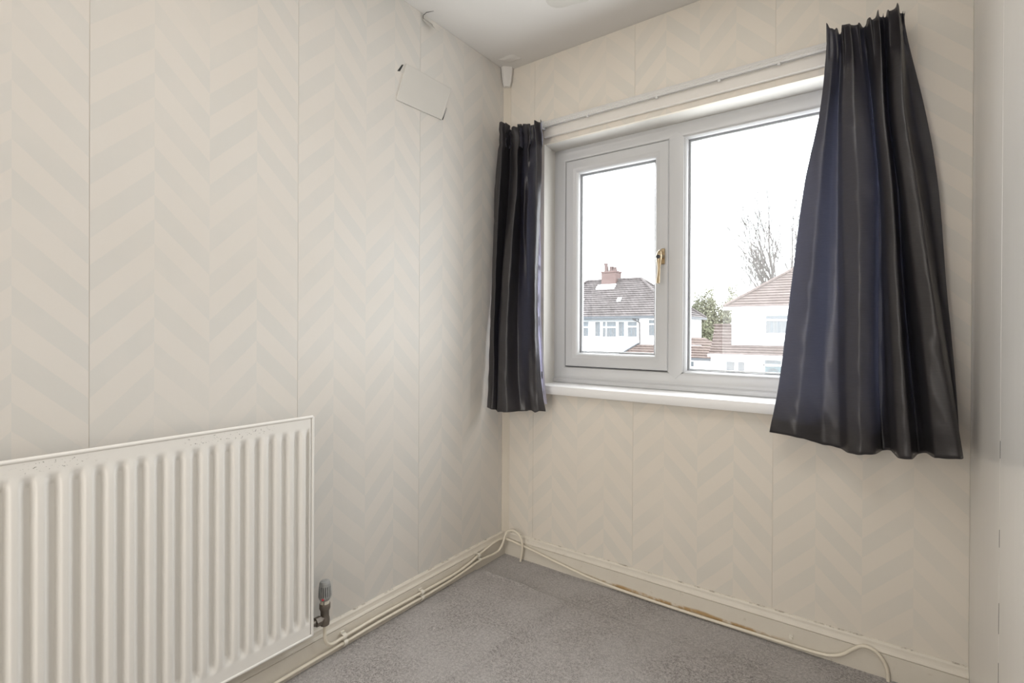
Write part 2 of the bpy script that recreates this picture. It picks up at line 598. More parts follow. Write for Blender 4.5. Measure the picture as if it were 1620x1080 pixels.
wb = MB()  # back wall; its doorway is added to let the fill light in
wb.box(-0.10, 0.07, YB - 0.10, YB, -0.05, H + 0.02)
wb.box(1.17, XR + 0.10, YB - 0.10, YB, -0.05, H + 0.02)
wb.box(0.07, 1.17, YB - 0.10, YB, 2.2, H + 0.02)
structure(wb.build('wall_back', 'plaster'), 'plain cream wall behind the viewer, opening added for the fill light', 'wall')
lb = MB()  # added unseen enclosure around the rear fill light, keeps sky light out
lb.box(-0.10, XR + 0.1, -4.20, -4.10, -0.05, H + 0.02)
lb.box(-0.10, 0.0, -4.10, YB - 0.10, -0.05, H + 0.02)
lb.box(XR, XR + 0.1, -4.10, YB - 0.10, -0.05, H + 0.02)
structure(lb.build('wall_fill_box', 'plaster'), 'added walls enclosing the fill light beyond the opening', 'wall')
structure(MB().box(0.0, XR, -4.10, YB - 0.10, H, H + 0.05).build('ceiling', 'ceiling'), 'added ceiling enclosing the fill light beyond the opening', 'ceiling')
structure(MB().box(-0.1, XR + 0.1, -4.20, YB, -0.06, -0.002).build('floor', 'carpet'), 'added carpeted floor enclosing the fill light beyond the opening', 'floor')

# skirting boards: face, groove, ogee top
SK = [(0, 0.1075), (0.0055, 0.1065), (0.0095, 0.1010), (0.0105, 0.0935), (0.0125, 0.0870), (0.0165, 0.0815), (0.0180, 0.0790),
      (0.0180, 0.0780), (0.0145, 0.0772), (0.0145, 0.0758), (0.0180, 0.0750), (0.0180, -0.004), (0, -0.004)]
b1 = MB().prism([(d, z) for d, z in SK], 1, YB, -0.0005)
b1.v = [(x, (-x if y > -0.01 else y), z) for x, y, z in b1.v]
structure(b1.build('baseboard_left', 'skirt_left'), 'cream moulded skirting board along the left wall', 'baseboard')
b2 = MB().prism([(-d, z) for d, z in SK], 0, 0.0005, XR - 0.0005)
b2.v = [((-y if x < 0.01 else x), y, z) for x, y, z in b2.v]
structure(b2.build('baseboard_front', 'skirt_window'), 'cream moulded skirting board under the window wall, stained amber', 'baseboard')

# papered-over boxing that softens the corner
cb = MB().prism([(0.0, -0.022), (0.006, -0.021), (0.022, -0.006), (0.030, 0.0), (0.0, 0.0)], 2, 0.106, 2.31)
cb = cb.build('trim_1', 'plaster')
structure(cb, 'narrow papered corner fillet between left and window walls', 'trim')

# plaster-covered timber end poking down at the ceiling corner
mb = MB()
prof = [(2.394, 0.050, 0.052), (2.375, 0.046, 0.050), (2.345, 0.042, 0.046), (2.318, 0.036, 0.040), (2.300, 0.026, 0.030), (2.2985, 0.016, 0.020)]
n = 12
vs = []
for k_, (z, hw, dp) in enumerate(prof):
    cx, cy = 0.012, -0.012
    shape = [(-hw, -0.01), (-hw, dp * 0.6), (-hw * 0.72, dp), (0, dp * 1.04), (hw * 0.72, dp), (hw, dp * 0.6), (hw, -0.01)]
    for a, d in shape:
        # local a: along the wall diagonal, d: out of the corner
        x = cx + (a * 0.7071 + d * 0.7071) * 0.62
        y = cy + (a * 0.7071 - d * 0.7071) * 0.62
        vs.append((max(0.0008, x + 0.002 * noise.noise(Vector((a * 60, z * 40, 1)))), min(-0.0008, y), z + 0.004 * noise.noise(Vector((a * 50, k_, 3)))))
fs = []
m_ = 7
for i in range(len(prof) - 1):
    for j in range(m_ - 1):
        fs.append((i * m_ + j, i * m_ + j + 1, (i + 1) * m_ + j + 1, (i + 1) * m_ + j))
fs.append(tuple((len(prof) - 1) * m_ + j for j in range(m_)))
stub = mb.add(vs, fs).build('timber_stub', 'ceiling', smooth='auto')
tag(stub, 'small plastered timber stub in the ceiling corner above the left curtain', 'beam end')
# feathered plaster lip around it on the ceiling
mb = MB()
ring = [(0.085 + 0.05 * math.cos(a) + 0.006 * math.sin(5 * a), -0.085 + 0.035 * math.sin(a + 0.5) + 0.008 * math.cos(3 * a)) for a in [i * math.tau / 28 for i in range(28)]]
ring2 = [(0.085 + (x - 0.085) * 0.6, -0.085 + (y + 0.085) * 0.6) for x, y in ring]
vs = [(x, y, H + 0.0005) for x, y in ring] + [(x, y, H - 0.005) for x, y in ring2]
fs = [(i, (i + 1) % 28, 28 + (i + 1) % 28, 28 + i) for i in range(28)] + [tuple(range(28, 56))]
tag(mb.add(vs, fs).build('plaster_patch', 'ceiling', smooth=True), 'small rough plaster patch on the ceiling beside the corner stub', 'patch')
mb = MB()
ring = [(0.56 + 0.115 * math.cos(a) + 0.008 * math.sin(4 * a), -0.335 + 0.085 * math.sin(a) + 0.006 * math.cos(5 * a)) for a in [i * math.tau / 32 for i in range(32)]]
ring2 = [(0.56 + (x - 0.56) * 0.75, -0.335 + (y + 0.335) * 0.75) for x, y in ring]
vs = [(x, y, H + 0.0005) for x, y in ring] + [(x, y, H - 0.008) for x, y in ring2]
fs = [(i, (i + 1) % 32, 32 + (i + 1) % 32, 32 + i) for i in range(32)] + [tuple(range(32, 64))]
tag(mb.add(vs, fs).build('plaster_patch', 'reveal', smooth=True), 'white raised plaster patch on the ceiling at the top edge of the picture', 'patch')

# papered-over cover on the left wall, skewed, edges lifting
mb = MB()
P4 = [(-0.710, 1.986), (-0.464, 1.992), (-0.402, 2.146), (-0.659, 2.146)]
cxm = sum(p[0] for p in P4) / 4
czm = sum(p[1] for p in P4) / 4
outer = [(0.0002, y, z) for y, z in P4]
lip = [(0.0050 if i != 1 else 0.0075, y, z) for i, (y, z) in enumerate(P4)]
inner = [(0.0058, cxm + (y - cxm) * 0.96, czm + (z - czm) * 0.96) for y, z in P4]
mb.add(outer + lip + inner, [(0, 1, 5, 4), (1, 2, 6, 5), (2, 3, 7, 6), (3, 0, 4, 7), (4, 5, 9, 8), (5, 6, 10, 9), (6, 7, 11, 10), (7, 4, 8, 11), (8, 9, 10, 11), (0, 3, 2, 1)])
pr = thing('cover_panel', 'skewed blank cream cover patch high on the left wall', 'cover', (0.0, -0.556, 2.066))
mb.build('panel', 'reveal', pr)
mb = MB().add([(0.0012, -0.703, 2.100), (0.0012, -0.690, 2.104), (0.0012, -0.672, 2.137), (0.0012, -0.680, 2.134),
               (0.0004, -0.703, 2.100), (0.0004, -0.690, 2.104), (0.0004, -0.672, 2.137), (0.0004, -0.680, 2.134)],
              [(0, 1, 2, 3), (0, 1, 5, 4), (2, 3, 7, 6), (1, 2, 6, 5), (3, 0, 4, 7)])
mb.build('torn_slot', 'slot', pr)['label'] = 'dark torn slot'
mb = MB().tube([(0.003, -0.455, 1.996), (0.004, -0.447, 2.015), (0.004, -0.430, 2.055)], [0.0022, 0.0014, 0.0005], 6)
mb.build('open_edge', 'slot', pr)['label'] = 'dark gap where the edge lifts'

# torn paper flap with a loose wire where the left wall meets the ceiling
pf = thing('torn_paper_flap', 'small torn paper flap and wire at the ceiling line of the left wall', 'paper scrap', (0.0, -0.55, 2.35))
vs = []
for i in range(5):
    t_ = i / 4
    for j in range(4):
        s_ = j / 3
        vs.append((0.001 + 0.030 * t_ ** 1.6 + 0.005 * s_, -0.575 + 0.055 * s_ + 0.006 * t_, 2.372 - 0.038 * t_ - 0.004 * s_))
fs = [(i * 4 + j, i * 4 + j + 1, (i + 1) * 4 + j + 1, (i + 1) * 4 + j) for i in range(4) for j in range(3)]
fo = MB().add(vs, fs).build('flap', 'reveal', pf, smooth=True)
so = fo.modifiers.new('solid', 'SOLIDIFY')
so.thickness = 0.0012
MB().tube([(0.004, -0.556, 2.356), (0.003, -0.571, 2.364), (0.004, -0.570, 2.380), (0.018, -0.566, 2.3885), (0.048, -0.555, 2.3885)], [0.0012, 0.0012, 0.0014, 0.0012, 0.0004], 6).build('wire', 'slot', pf)['label'] = 'thin dark loose wire'

# ------------------------------------------------------------------ window
win = thing('window_1', 'white framed window with opening left sash and fixed right pane', 'window', (0.86, 0.12, 0.85))
win['kind'] = 'structure'
FX0, FX1, FZ0, FZ1 = HX0, HX1, 0.868, 1.974
FP = [(0, 0.175), (0, 0.103), (0.003, 0.100), (0.018, 0.100), (0.020, 0.1015), (0.050, 0.1015), (0.056, 0.104), (0.062, 0.113), (0.064, 0.135), (0.064, 0.175)]
MB().ring(FX0, FX1, FZ0, FZ1, FP).build('window_frame', 'upvc', win, smooth='auto')
# bottom bead over the sill
MB().prism([(0.096, FZ0 - 0.018), (0.090, FZ0 - 0.012), (0.090, FZ0 + 0.002), (0.096, FZ0 + 0.008), (0.103, FZ0 + 0.009), (0.103, FZ0 - 0.018)], 0, FX0 + 0.004, FX1 - 0.004).build('frame_bead', 'upvc', win)
# mullion with bevelled sides and pointed welded foot
MB().prism([(0.780, 0.175), (0.780, 0.108), (0.786, 0.101), (0.792, 0.0995), (0.842, 0.0995), (0.848, 0.101), (0.856, 0.113), (0.858, 0.175)], 2, FZ0 + 0.062, FZ1 - 0.062).build('mullion', 'upvc', win, smooth='auto')
MB().add([(0.786, 0.0993, 0.9305), (0.848, 0.0993, 0.9305), (0.817, 0.0993, 0.901), (0.786, 0.103, 0.9305), (0.848, 0.103, 0.9305), (0.817, 0.103, 0.901)],
         [(0, 1, 2), (0, 1, 4, 3), (1, 2, 5, 4), (2, 0, 3, 5)]).build('mullion_foot', 'upvc', win)
MB().add([(0.786, 0.0993, 1.912), (0.848, 0.0993, 1.912), (0.817, 0.0993, 1.940), (0.786, 0.103, 1.912), (0.848, 0.103, 1.912), (0.817, 0.103, 1.940)],
         [(0, 1, 2), (0, 1, 4, 3), (1, 2, 5, 4), (2, 0, 3, 5)]).build('mullion_head', 'upvc', win)
# opening sash (left)
SX0, SX1, SZ0, SZ1 = 0.2905, 0.7865, 0.9335, 1.9085
MB().ring(SX0 - 0.004, SX1 + 0.003, SZ0 - 0.004, SZ1 + 0.003, [(0, 0.15), (0, 0.1040), (0.004, 0.1040), (0.004, 0.15)]).build('sash_gasket', 'gasket', win)
SP = [(0, 0.15), (0, 0.098), (0.003, 0.0945), (0.036, 0.0945), (0.040, 0.097), (0.048, 0.0985), (0.056, 0.1035), (0.061, 0.111), (0.064, 0.121), (0.064, 0.150)]
MB().ring(SX0, SX1, SZ0, SZ1, SP).build('sash', 'upvc', win, smooth='auto')
MB().ring(SX0 + 0.0635, SX1 - 0.0635, SZ0 + 0.0635, SZ1 - 0.0635, [(0, 0.128), (0, 0.1205), (0.0022, 0.1205), (0.0022, 0.128)]).build('glazing_gasket', 'grey_gasket', win)
MB().ring(SX0 + 0.066, SX1 - 0.066, SZ0 + 0.066, SZ1 - 0.066, [(0, 0.142), (0, 0.130), (0.006, 0.130), (0.006, 0.142)]).build('spacer_bar', 'spacer', win)
MB().box(SX0 + 0.06, SX1 - 0.06, 0.1285, 0.1295, SZ0 + 0.06, SZ1 - 0.06).build('glass_pane', 'glass', win)
# fixed light (right)
GX0, GX1, GZ0, GZ1 = 0.8535, 1.436, 0.9265, 1.912
MB().ring(GX0 - 0.004, GX1 + 0.004, GZ0 - 0.002, GZ1 + 0.002, [(0, 0.15), (0, 0.108), (0.004, 0.106), (0.009, 0.112), (0.013, 0.122), (0.013, 0.15)]).build('glazing_bead', 'upvc', win, smooth='auto')
MB().ring(GX0 + 0.0085, GX1 - 0.0085, GZ0 + 0.0105, GZ1 - 0.0105, [(0, 0.128), (0, 0.1215), (0.0022, 0.1215), (0.0022, 0.128)]).build('glazing_gasket', 'grey_gasket', win)
MB().ring(GX0 + 0.011, GX1 - 0.011, GZ0 + 0.013, GZ1 - 0.013, [(0, 0.142), (0, 0.130), (0.006, 0.130), (0.006, 0.142)]).build('spacer_bar', 'spacer', win)
MB().box(GX0 + 0.004, GX1 - 0.004, 0.1285, 0.1295, GZ0 + 0.006, GZ1 - 0.006).build('glass_pane', 'glass', win)
# brass handle
hx = 0.7665
mb = MB().box(hx - 0.0085, hx + 0.0085, 0.086, 0.0945, 1.385, 1.452)
hp = mb.build('handle_plate', 'brass', win, bevel=0.003)
hb = MB()
hb.tube([(hx - 0.001, 0.088, 1.418), (hx - 0.002, 0.060, 1.418)], [0.010, 0.0095], 16)
hb.tube([(hx - 0.002, 0.062, 1.440), (hx - 0.003, 0.056, 1.430), (hx - 0.003, 0.052, 1.412), (hx - 0.003, 0.052, 1.396), (hx - 0.004, 0.054, 1.372), (hx - 0.004, 0.052, 1.340), (hx - 0.005, 0.048, 1.312), (hx - 0.005, 0.046, 1.302)],
        [0.005, 0.0105, 0.0125, 0.010, 0.0062, 0.0062, 0.0078, 0.0074], 14)
hd = hb.build('handle', 'brass', win, smooth='auto')
kc = MB().tube([(hx - 0.003, 0.0415, 1.412), (hx - 0.003, 0.0375, 1.412)], [0.0085, 0.0080], 16)
o_ = kc.build('key_button', 'dark_plastic', hd)
o_['label'] = 'dark lock button'

# interior sill
mb = MB().prism([(0.160, 0.8150), (0.160, 0.8530), (-0.030, 0.8485), (-0.0345, 0.8465), (-0.036, 0.842), (-0.036, 0.812), (-0.034, 0.809), (-0.001, 0.809), (-0.001, 0.8150)], 0, 0.2225, 1.4995)
sl = mb.build('trim_2', 'sill', smooth='auto')
structure(sl, 'white window sill board projecting under the window', 'window sill')

# curtain batten and track
bt = MB().prism([(0.0, 2.003), (-0.016, 2.004), (-0.018, 2.006), (-0.018, 2.046), (0.0, 2.047)], 0, 0.236, 1.555).build('curtain_batten', 'batten', smooth='auto')
tag(bt, 'painted wooden batten behind the curtain track over the window', 'batten')
tr_ = thing('curtain_track', 'white ridged curtain track running above the window', 'curtain track', (0.93, -0.03, 2.06))
MB().prism([(-0.018, 2.070), (-0.018, 2.045), (-0.026, 2.045), (-0.026, 2.0485), (-0.030, 2.0485), (-0.030, 2.045), (-0.038, 2.045), (-0.0395, 2.048),
            (-0.0375, 2.051), (-0.0395, 2.054), (-0.0375, 2.058), (-0.0395, 2.061), (-0.0375, 2.066), (-0.034, 2.071)], 0, 0.10, 1.555).build('rail', 'track', tr_, smooth='auto')
MB().box(0.2365, 0.2445, -0.043, -0.018, 2.036, 2.071).build('end_stop', 'spacer', tr_, bevel=0.001)
for gxp in (0.47, 0.78, 1.02, 1.22):
    MB().box(gxp - 0.004, gxp + 0.004, -0.037, -0.026, 2.0385, 2.0465).build('glider', 'track', tr_)

# ------------------------------------------------------------------ radiator
rad = thing('radiator', 'cream ribbed panel radiator on the left wall', 'radiator', (0.065, -1.62, 0.134))
RY0, RY1, RZ0, RZ1 = -2.17, -1.097, 0.134, 0.832
XF, XG = 0.0750, 0.0615      # ridge face, groove bottom
PITCH = 0.0404
first = -1.7005              # centre of one ridge


def groove(y):
    """0 on a ridge flat, 1 in a groove"""
    q = abs(((y - first) / PITCH + 0.5) % 1.0 - 0.5) * 2    # 0 ridge centre, 1 groove centre
    return sm(0.20, 0.86, q)


ys = [RY0 + 0.012]
while ys[-1] < RY1 - 0.012 - 1e-6:
    ys.append(min(ys[-1] + PITCH / 24, RY1 - 0.012))
zt, zb = 0.792, 0.178
zs = [RZ0 + 0.008, 0.150, zb - 0.006, zb, zb + 0.005, zb + 0.012, zb + 0.020, zb + 0.028, 0.4, 0.6, zt - 0.028, zt - 0.020, zt - 0.012, zt - 0.005, zt, zt + 0.006, 0.815, RZ1 - 0.0085]
vs = []
for z in zs:
    for y in ys:
        inside = RY0 + 0.02 < y < RY1 - 0.016
        g = groove(y) if inside else 0.55
        k_ = min(sm(zt, zt - 0.026, z) if z > 0.5 else 1, 1)
        kt = max(0.0, min(1.0, (zt - z) / 0.026))
        kb = max(0.0, min(1.0, (z - zb) / 0.026))
        kk = min(kt, kb)
        # the rim sits at mid depth; ridges rise out of it, grooves sink below
        rim = XF - 0.0035
        x = rim + (XF - g * (XF - XG) - rim) * kk
        if not inside:
            x = rim
        vs.append((x, y, z))
ny = len(ys)
fs = [(i * ny + j, i * ny + j + 1, (i + 1) * ny + j + 1, (i + 1) * ny + j) for i in range(len(zs) - 1) for j in range(ny - 1)]
MB().add(vs, fs).build('front_panel', 'radiator', rad, smooth='auto')
MB().box(0.052, 0.062, RY0 + 0.006, RY1 - 0.006, RZ0 + 0.004, RZ1 - 0.006).build('rear_panel', 'radiator', rad)
mb = MB()
# rolled rim round the panel
for (p, q) in (((RY0 + 0.005, RZ1 - 0.005), (RY1 - 0.005, RZ1 - 0.005)), ((RY0 + 0.005, RZ0 + 0.005), (RY1 - 0.005, RZ0 + 0.005)),
               ((RY1 - 0.005, RZ0 + 0.005), (RY1 - 0.005, RZ1 - 0.005)), ((RY0 + 0.005, RZ0 + 0.005), (RY0 + 0.005, RZ1 - 0.005))):
    mb.tube([(0.0690, p[0], p[1]), (0.0690, q[0], q[1])], 0.0052, 12)
mb.build('rim', 'radiator', rad, smooth='auto')
for yb in (-1.98, -1.27):
    mb = MB()
    mb.box(0.0005, 0.004, yb - 0.018, yb + 0.018, 0.20, 0.78)
    mb.box(0.0005, 0.052, yb - 0.003, yb + 0.003, 0.22, 0.76)
    mb.build('wall_bracket', 'radiator', rad)

# thermostatic valve
vl = thing('radiator_valve', 'grey headed thermostatic valve at the right end of the radiator', 'valve', (0.05, -1.040, 0.13))
VX, VY = 0.050, -1.040
VX = 0.045
cz = 0.0
MB().lathe([(0.0085, 0.131), (0.0145, 0.135), (0.0160, 0.147), (0.0150, 0.158), (0.0135, 0.163), (0.0135, 0.180), (0.0165, 0.187), (0.0175, 0.190), (0.0175, 0.203), (0.0165, 0.205)], (VX, VY, 0), 24).build('valve_body', 'valve_metal', vl, smooth='auto')
tl = MB()
tl.tube([(VX + 0.002, VY - 0.008, 0.158), (VX + 0.004, VY - 0.058, 0.158)], [0.0095, 0.0095], 14)
tl.build('radiator_tail', 'valve_metal', vl, smooth='auto')
hexp = [(VX + 0.003 + 0.0155 * math.cos(a), 0.158 + 0.0155 * math.sin(a)) for a in [i * math.pi / 3 + 0.2 for i in range(6)]]
MB().prism(hexp, 1, VY - 0.037, VY - 0.017).build('union_nut', 'valve_metal', vl, bevel=0.0015)
MB().lathe([(0.0145, 0.204), (0.0145, 0.218)], (VX, VY, 0), 24).build('collar', 'valve_collar', vl, smooth='auto')
# ribbed head: slots cut between ribs
n = 18
prof = [(0.0150, 0.2165, 0), (0.0190, 0.224, 0), (0.0205, 0.229, 0), (0.0205, 0.2305, 1), (0.0200, 0.240, 1), (0.0185, 0.262, 1), (0.0180, 0.2635, 0), (0.0172, 0.272, 0), (0.0145, 0.2775, 0), (0.0080, 0.2800, 0)]
vs = []
seg = n * 6
for r, z, cut in prof:
    for j in range(seg):
        a = math.tau * j / seg
        rr = r - (0.0042 if cut and (j % 6) in (3, 4) else 0)
        vs.append((VX + rr * math.cos(a), VY + rr * math.sin(a), z))
fs = []
mi = []
for i in range(len(prof) - 1):
    for j in range(seg):
        fs.append((i * seg + j, i * seg + (j + 1) % seg, (i + 1) * seg + (j + 1) % seg, (i + 1) * seg + j))
        mi.append(1 if (prof[i][2] and prof[i + 1][2] and (j % 6) == 3) else 0)
fs.append(tuple(range(seg))[::-1])
mi.append(0)
fs.append(tuple((len(prof) - 1) * seg + j for j in range(seg)))
mi.append(0)
hm = MB()
hm.v, hm.f, hm.mi = vs, fs, mi
hdv = hm.build('valve_head', ['valve_head', 'slot'], vl)
a0 = math.radians(-52)
MB().tube([(VX + 0.0185 * math.cos(a0), VY + 0.0185 * math.sin(a0), 0.2255), (VX + 0.0212 * math.cos(a0), VY + 0.0212 * math.sin(a0), 0.2268)], [0.0046, 0.0040], 12).build('pointer', 'red', hdv)['label'] = 'red setting pointer'
a0 = math.radians(-45)
MB().box(VX + 0.0142 * math.cos(a0) - 0.0008, VX + 0.0142 * math.cos(a0) + 0.0008, VY + 0.0146 * math.sin(a0) - 0.0008, VY + 0.0146 * math.sin(a0) + 0.0008, 0.205, 0.217).build('index_mark', 'slot', vl)


# ------------------------------------------------------------------ pipes
def smooth_path(p, n=8):
    P = [Vector(q) for q in p]
    out = []
    for i in range(len(P) - 1):
        a, b, c, d = P[max(i - 1, 0)], P[i], P[i + 1], P[min(i + 2, len(P) - 1)]
        for k_ in range(n):
            t_ = k_ / n
            out.append(0.5 * ((2 * b) + (c - a) * t_ + (2 * a - 5 * b + 4 * c - d) * t_ ** 2 + (3 * b - a - 3 * c + d) * t_ ** 3))
    out.append(P[-1])
    return out


A = [(0.045, -1.040, 0.136), (0.045, -1.040, 0.105), (0.0445, -1.038, 0.083), (0.042, -1.026, 0.062), (0.037, -1.004, 0.050), (0.033, -0.970, 0.049),
     (0.030, -0.90, 0.049), (0.028, -0.805, 0.049), (0.028, -0.586, 0.046), (0.028, -0.415, 0.045), (0.028, -0.312, 0.053), (0.028, -0.232, 0.069),
     (0.028, -0.162, 0.082), (0.028, -0.108, 0.089), (0.029, -0.066, 0.088), (0.036, -0.040, 0.083), (0.056, -0.029, 0.077), (0.084, -0.028, 0.074), (0.118, -0.027, 0.069),
     (0.163, -0.027, 0.065), (0.223, -0.027, 0.056), (0.300, -0.027, 0.044), (0.388, -0.027, 0.032), (0.483, -0.027, 0.020), (0.62, -0.027, 0.011), (0.80, -0.027, 0.008),
     (0.944, -0.027, 0.008), (1.10, -0.027, 0.010), (1.267, -0.027, 0.012), (1.36, -0.027, 0.016), (1.397, -0.027, 0.025), (1.423, -0.027, 0.041), (1.449, -0.027, 0.067),
     (1.474, -0.027, 0.085), (1.502, -0.027, 0.083), (1.524, -0.027, 0.063), (1.537, -0.027, 0.033), (1.541, -0.027, -0.010)]
pa = MB().tube(smooth_path(A), 0.0055, 12).build('heating_pipe', 'pipe', smooth='auto')
tag(pa, 'cream heating pipe from the radiator valve, running on around the corner under the window', 'pipe')
Bp = [(0.029, -2.6, 0.022), (0.029, -1.6, 0.022), (0.029, -1.183, 0.024), (0.029, -0.957, 0.026), (0.029, -0.808, 0.028), (0.029, -0.589, 0.026), (0.029, -0.418, 0.028),
      (0.031, -0.300, 0.038), (0.033, -0.233, 0.045), (0.035, -0.175, 0.043), (0.036, -0.135, 0.040), (0.038, -0.100, 0.043), (0.040, -0.078, 0.056), (0.041, -0.060, 0.077),
      (0.044, -0.048, 0.105), (0.053, -0.042, 0.123), (0.082, -0.040, 0.133), (0.107, -0.040, 0.129), (0.128, -0.040, 0.111), (0.138, -0.040, 0.077), (0.136, -0.040, 0.039), (0.128, -0.041, -0.010)]
pb = MB().tube(smooth_path(Bp), 0.0055, 12).build('heating_pipe', 'pipe', smooth='auto')
tag(pb, 'lower cream pipe along the left skirting, looping down into the carpet in the corner', 'pipe')
CLIPS = [((0.0185, -0.955, 0.0490), (0.0185, -0.950, 0.0265), 'first pipe clip beside the radiator valve'),
         ((0.0185, -0.590, 0.0470), (0.0185, -0.588, 0.0262), 'pipe clip midway along the left skirting'),
         ((0.0185, -0.236, 0.0685), (0.0185, -0.230, 0.0460), 'pipe clip on the left skirting nearest the corner')]
for (a, b, lab) in CLIPS:
    mb = MB()
    for (x, y, z) in (a, b):
        # a saddle: arc over the pipe and a foot on the skirting
        arc = [(x + 0.0100 + 0.0078 * math.cos(t_), z + 0.0078 * math.sin(t_)) for t_ in [math.radians(d) for d in range(-110, 111, 20)]]
        arc2 = [(x + 0.0100 + 0.0100 * math.cos(t_), z + 0.0100 * math.sin(t_)) for t_ in [math.radians(d) for d in range(110, -111, -20)]]
        mb.prism(arc + arc2, 1, y - 0.007, y + 0.007)
        mb.box(x - 0.0005, x + 0.004, y - 0.007, y + 0.007, z + 0.006, z + 0.0145)
    tag(mb.build('pipe_clip', 'clip'), lab, 'pipe clip')
mb = MB()
mb.tube([(1.268, -0.018, 0.036), (1.268, -0.027, 0.036)], [0.0055, 0.0045], 12)
mb.box(1.262, 1.274, -0.022, -0.018, 0.030, 0.046)
tag(mb.build('pipe_clip', 'clip'), 'lone pipe clip on the window wall skirting', 'pipe clip')
RIGHT = [
 [ (1.366, -0.085, 2.093), (1.365, -0.080, 2.013), (1.347, -0.080, 1.820), (1.303, -0.080, 1.577), (1.269, -0.080, 1.262), (1.235, -0.080, 0.939), (1.205, -0.080, 0.755) ],
 [ (1.381, -0.100, 2.086), (1.385, -0.098, 1.995), (1.371, -0.098, 1.807), (1.351, -0.098, 1.565), (1.331, -0.105, 1.257), (1.304, -0.105, 0.945), (1.288, -0.105, 0.752) ],
 [ (1.394, -0.080, 2.073), (1.399, -0.062, 1.998), (1.388, -0.062, 1.816), (1.379, -0.069, 1.568), (1.374, -0.069, 1.258), (1.363, -0.069, 0.946), (1.359, -0.069, 0.732) ],
 [ (1.402, -0.070, 2.075), (1.403, -0.048, 1.999), (1.399, -0.054, 1.815), (1.400, -0.062, 1.566), (1.402, -0.069, 1.256), (1.404, -0.076, 0.949), (1.412, -0.076, 0.727) ],
 [ (1.411, -0.100, 2.074), (1.416, -0.105, 1.974), (1.412, -0.119, 1.790), (1.415, -0.127, 1.549), (1.422, -0.127, 1.251), (1.427, -0.127, 0.954), (1.435, -0.127, 0.725) ],
 [ (1.431, -0.110, 2.066), (1.440, -0.127, 1.976), (1.445, -0.141, 1.774), (1.457, -0.149, 1.537), (1.462, -0.149, 1.247), (1.463, -0.149, 0.958), (1.468, -0.149, 0.729) ],
 [ (1.452, -0.100, 2.064), (1.459, -0.098, 1.987), (1.482, -0.120, 1.772), (1.497, -0.127, 1.536), (1.496, -0.127, 1.247), (1.498, -0.127, 0.958), (1.504, -0.127, 0.732) ],
 [ (1.465, -0.080, 2.065), (1.471, -0.054, 1.999), (1.490, -0.048, 1.795), (1.505, -0.048, 1.552), (1.507, -0.048, 1.253), (1.510, -0.048, 0.953), (1.521, -0.054, 0.732) ],
 [ (1.473, -0.090, 2.069), (1.481, -0.083, 1.992), (1.495, -0.062, 1.789), (1.511, -0.054, 1.550), (1.520, -0.054, 1.252), (1.529, -0.062, 0.955), (1.542, -0.069, 0.736) ],
 [ (1.488, -0.120, 2.064), (1.495, -0.127, 1.982), (1.502, -0.141, 1.760), (1.519, -0.149, 1.527), (1.531, -0.156, 1.243), (1.545, -0.163, 0.964), (1.558, -0.170, 0.737) ],
 [ (1.503, -0.130, 2.065), (1.510, -0.141, 1.974), (1.521, -0.156, 1.750), (1.541, -0.170, 1.519), (1.556, -0.170, 1.241), (1.572, -0.177, 0.967), (1.589, -0.177, 0.738) ],
 [ (1.514, -0.090, 2.078), (1.520, -0.069, 2.004), (1.529, -0.054, 1.783), (1.553, -0.048, 1.545), (1.568, -0.048, 1.250), (1.590, -0.054, 0.958), (1.607, -0.069, 0.736) ],
 [ (1.521, -0.090, 2.079), (1.524, -0.083, 1.996), (1.534, -0.069, 1.777), (1.559, -0.062, 1.541), (1.580, -0.069, 1.247), (1.606, -0.069, 0.961), (1.627, -0.083, 0.745) ],
 [ (1.531, -0.130, 2.067), (1.535, -0.141, 1.973), (1.542, -0.156, 1.745), (1.566, -0.170, 1.515), (1.592, -0.170, 1.239), (1.620, -0.178, 0.970), (1.640, -0.170, 0.750) ],
 [ (1.546, -0.140, 2.064), (1.555, -0.163, 1.956), (1.567, -0.177, 1.731), (1.597, -0.185, 1.507), (1.627, -0.192, 1.236), (1.660, -0.192, 0.973), (1.690, -0.192, 0.757) ],
 [ (1.555, -0.120, 2.059), (1.562, -0.127, 1.967), (1.577, -0.112, 1.752), (1.609, -0.112, 1.521), (1.642, -0.112, 1.241), (1.676, -0.127, 0.969), (1.703, -0.141, 0.753) ],
 [ (1.562, -0.085, 2.071), (1.567, -0.062, 2.000), (1.593, -0.054, 1.768), (1.627, -0.054, 1.531), (1.655, -0.054, 1.245), (1.685, -0.054, 0.964), (1.706, -0.054, 0.759) ],
 [ (1.567, -0.070, 2.080), (1.571, -0.048, 2.028), (1.621, -0.048, 1.763), (1.652, -0.048, 1.529), (1.671, -0.048, 1.245), (1.692, -0.048, 0.983), (1.705, -0.048, 0.768) ],
]
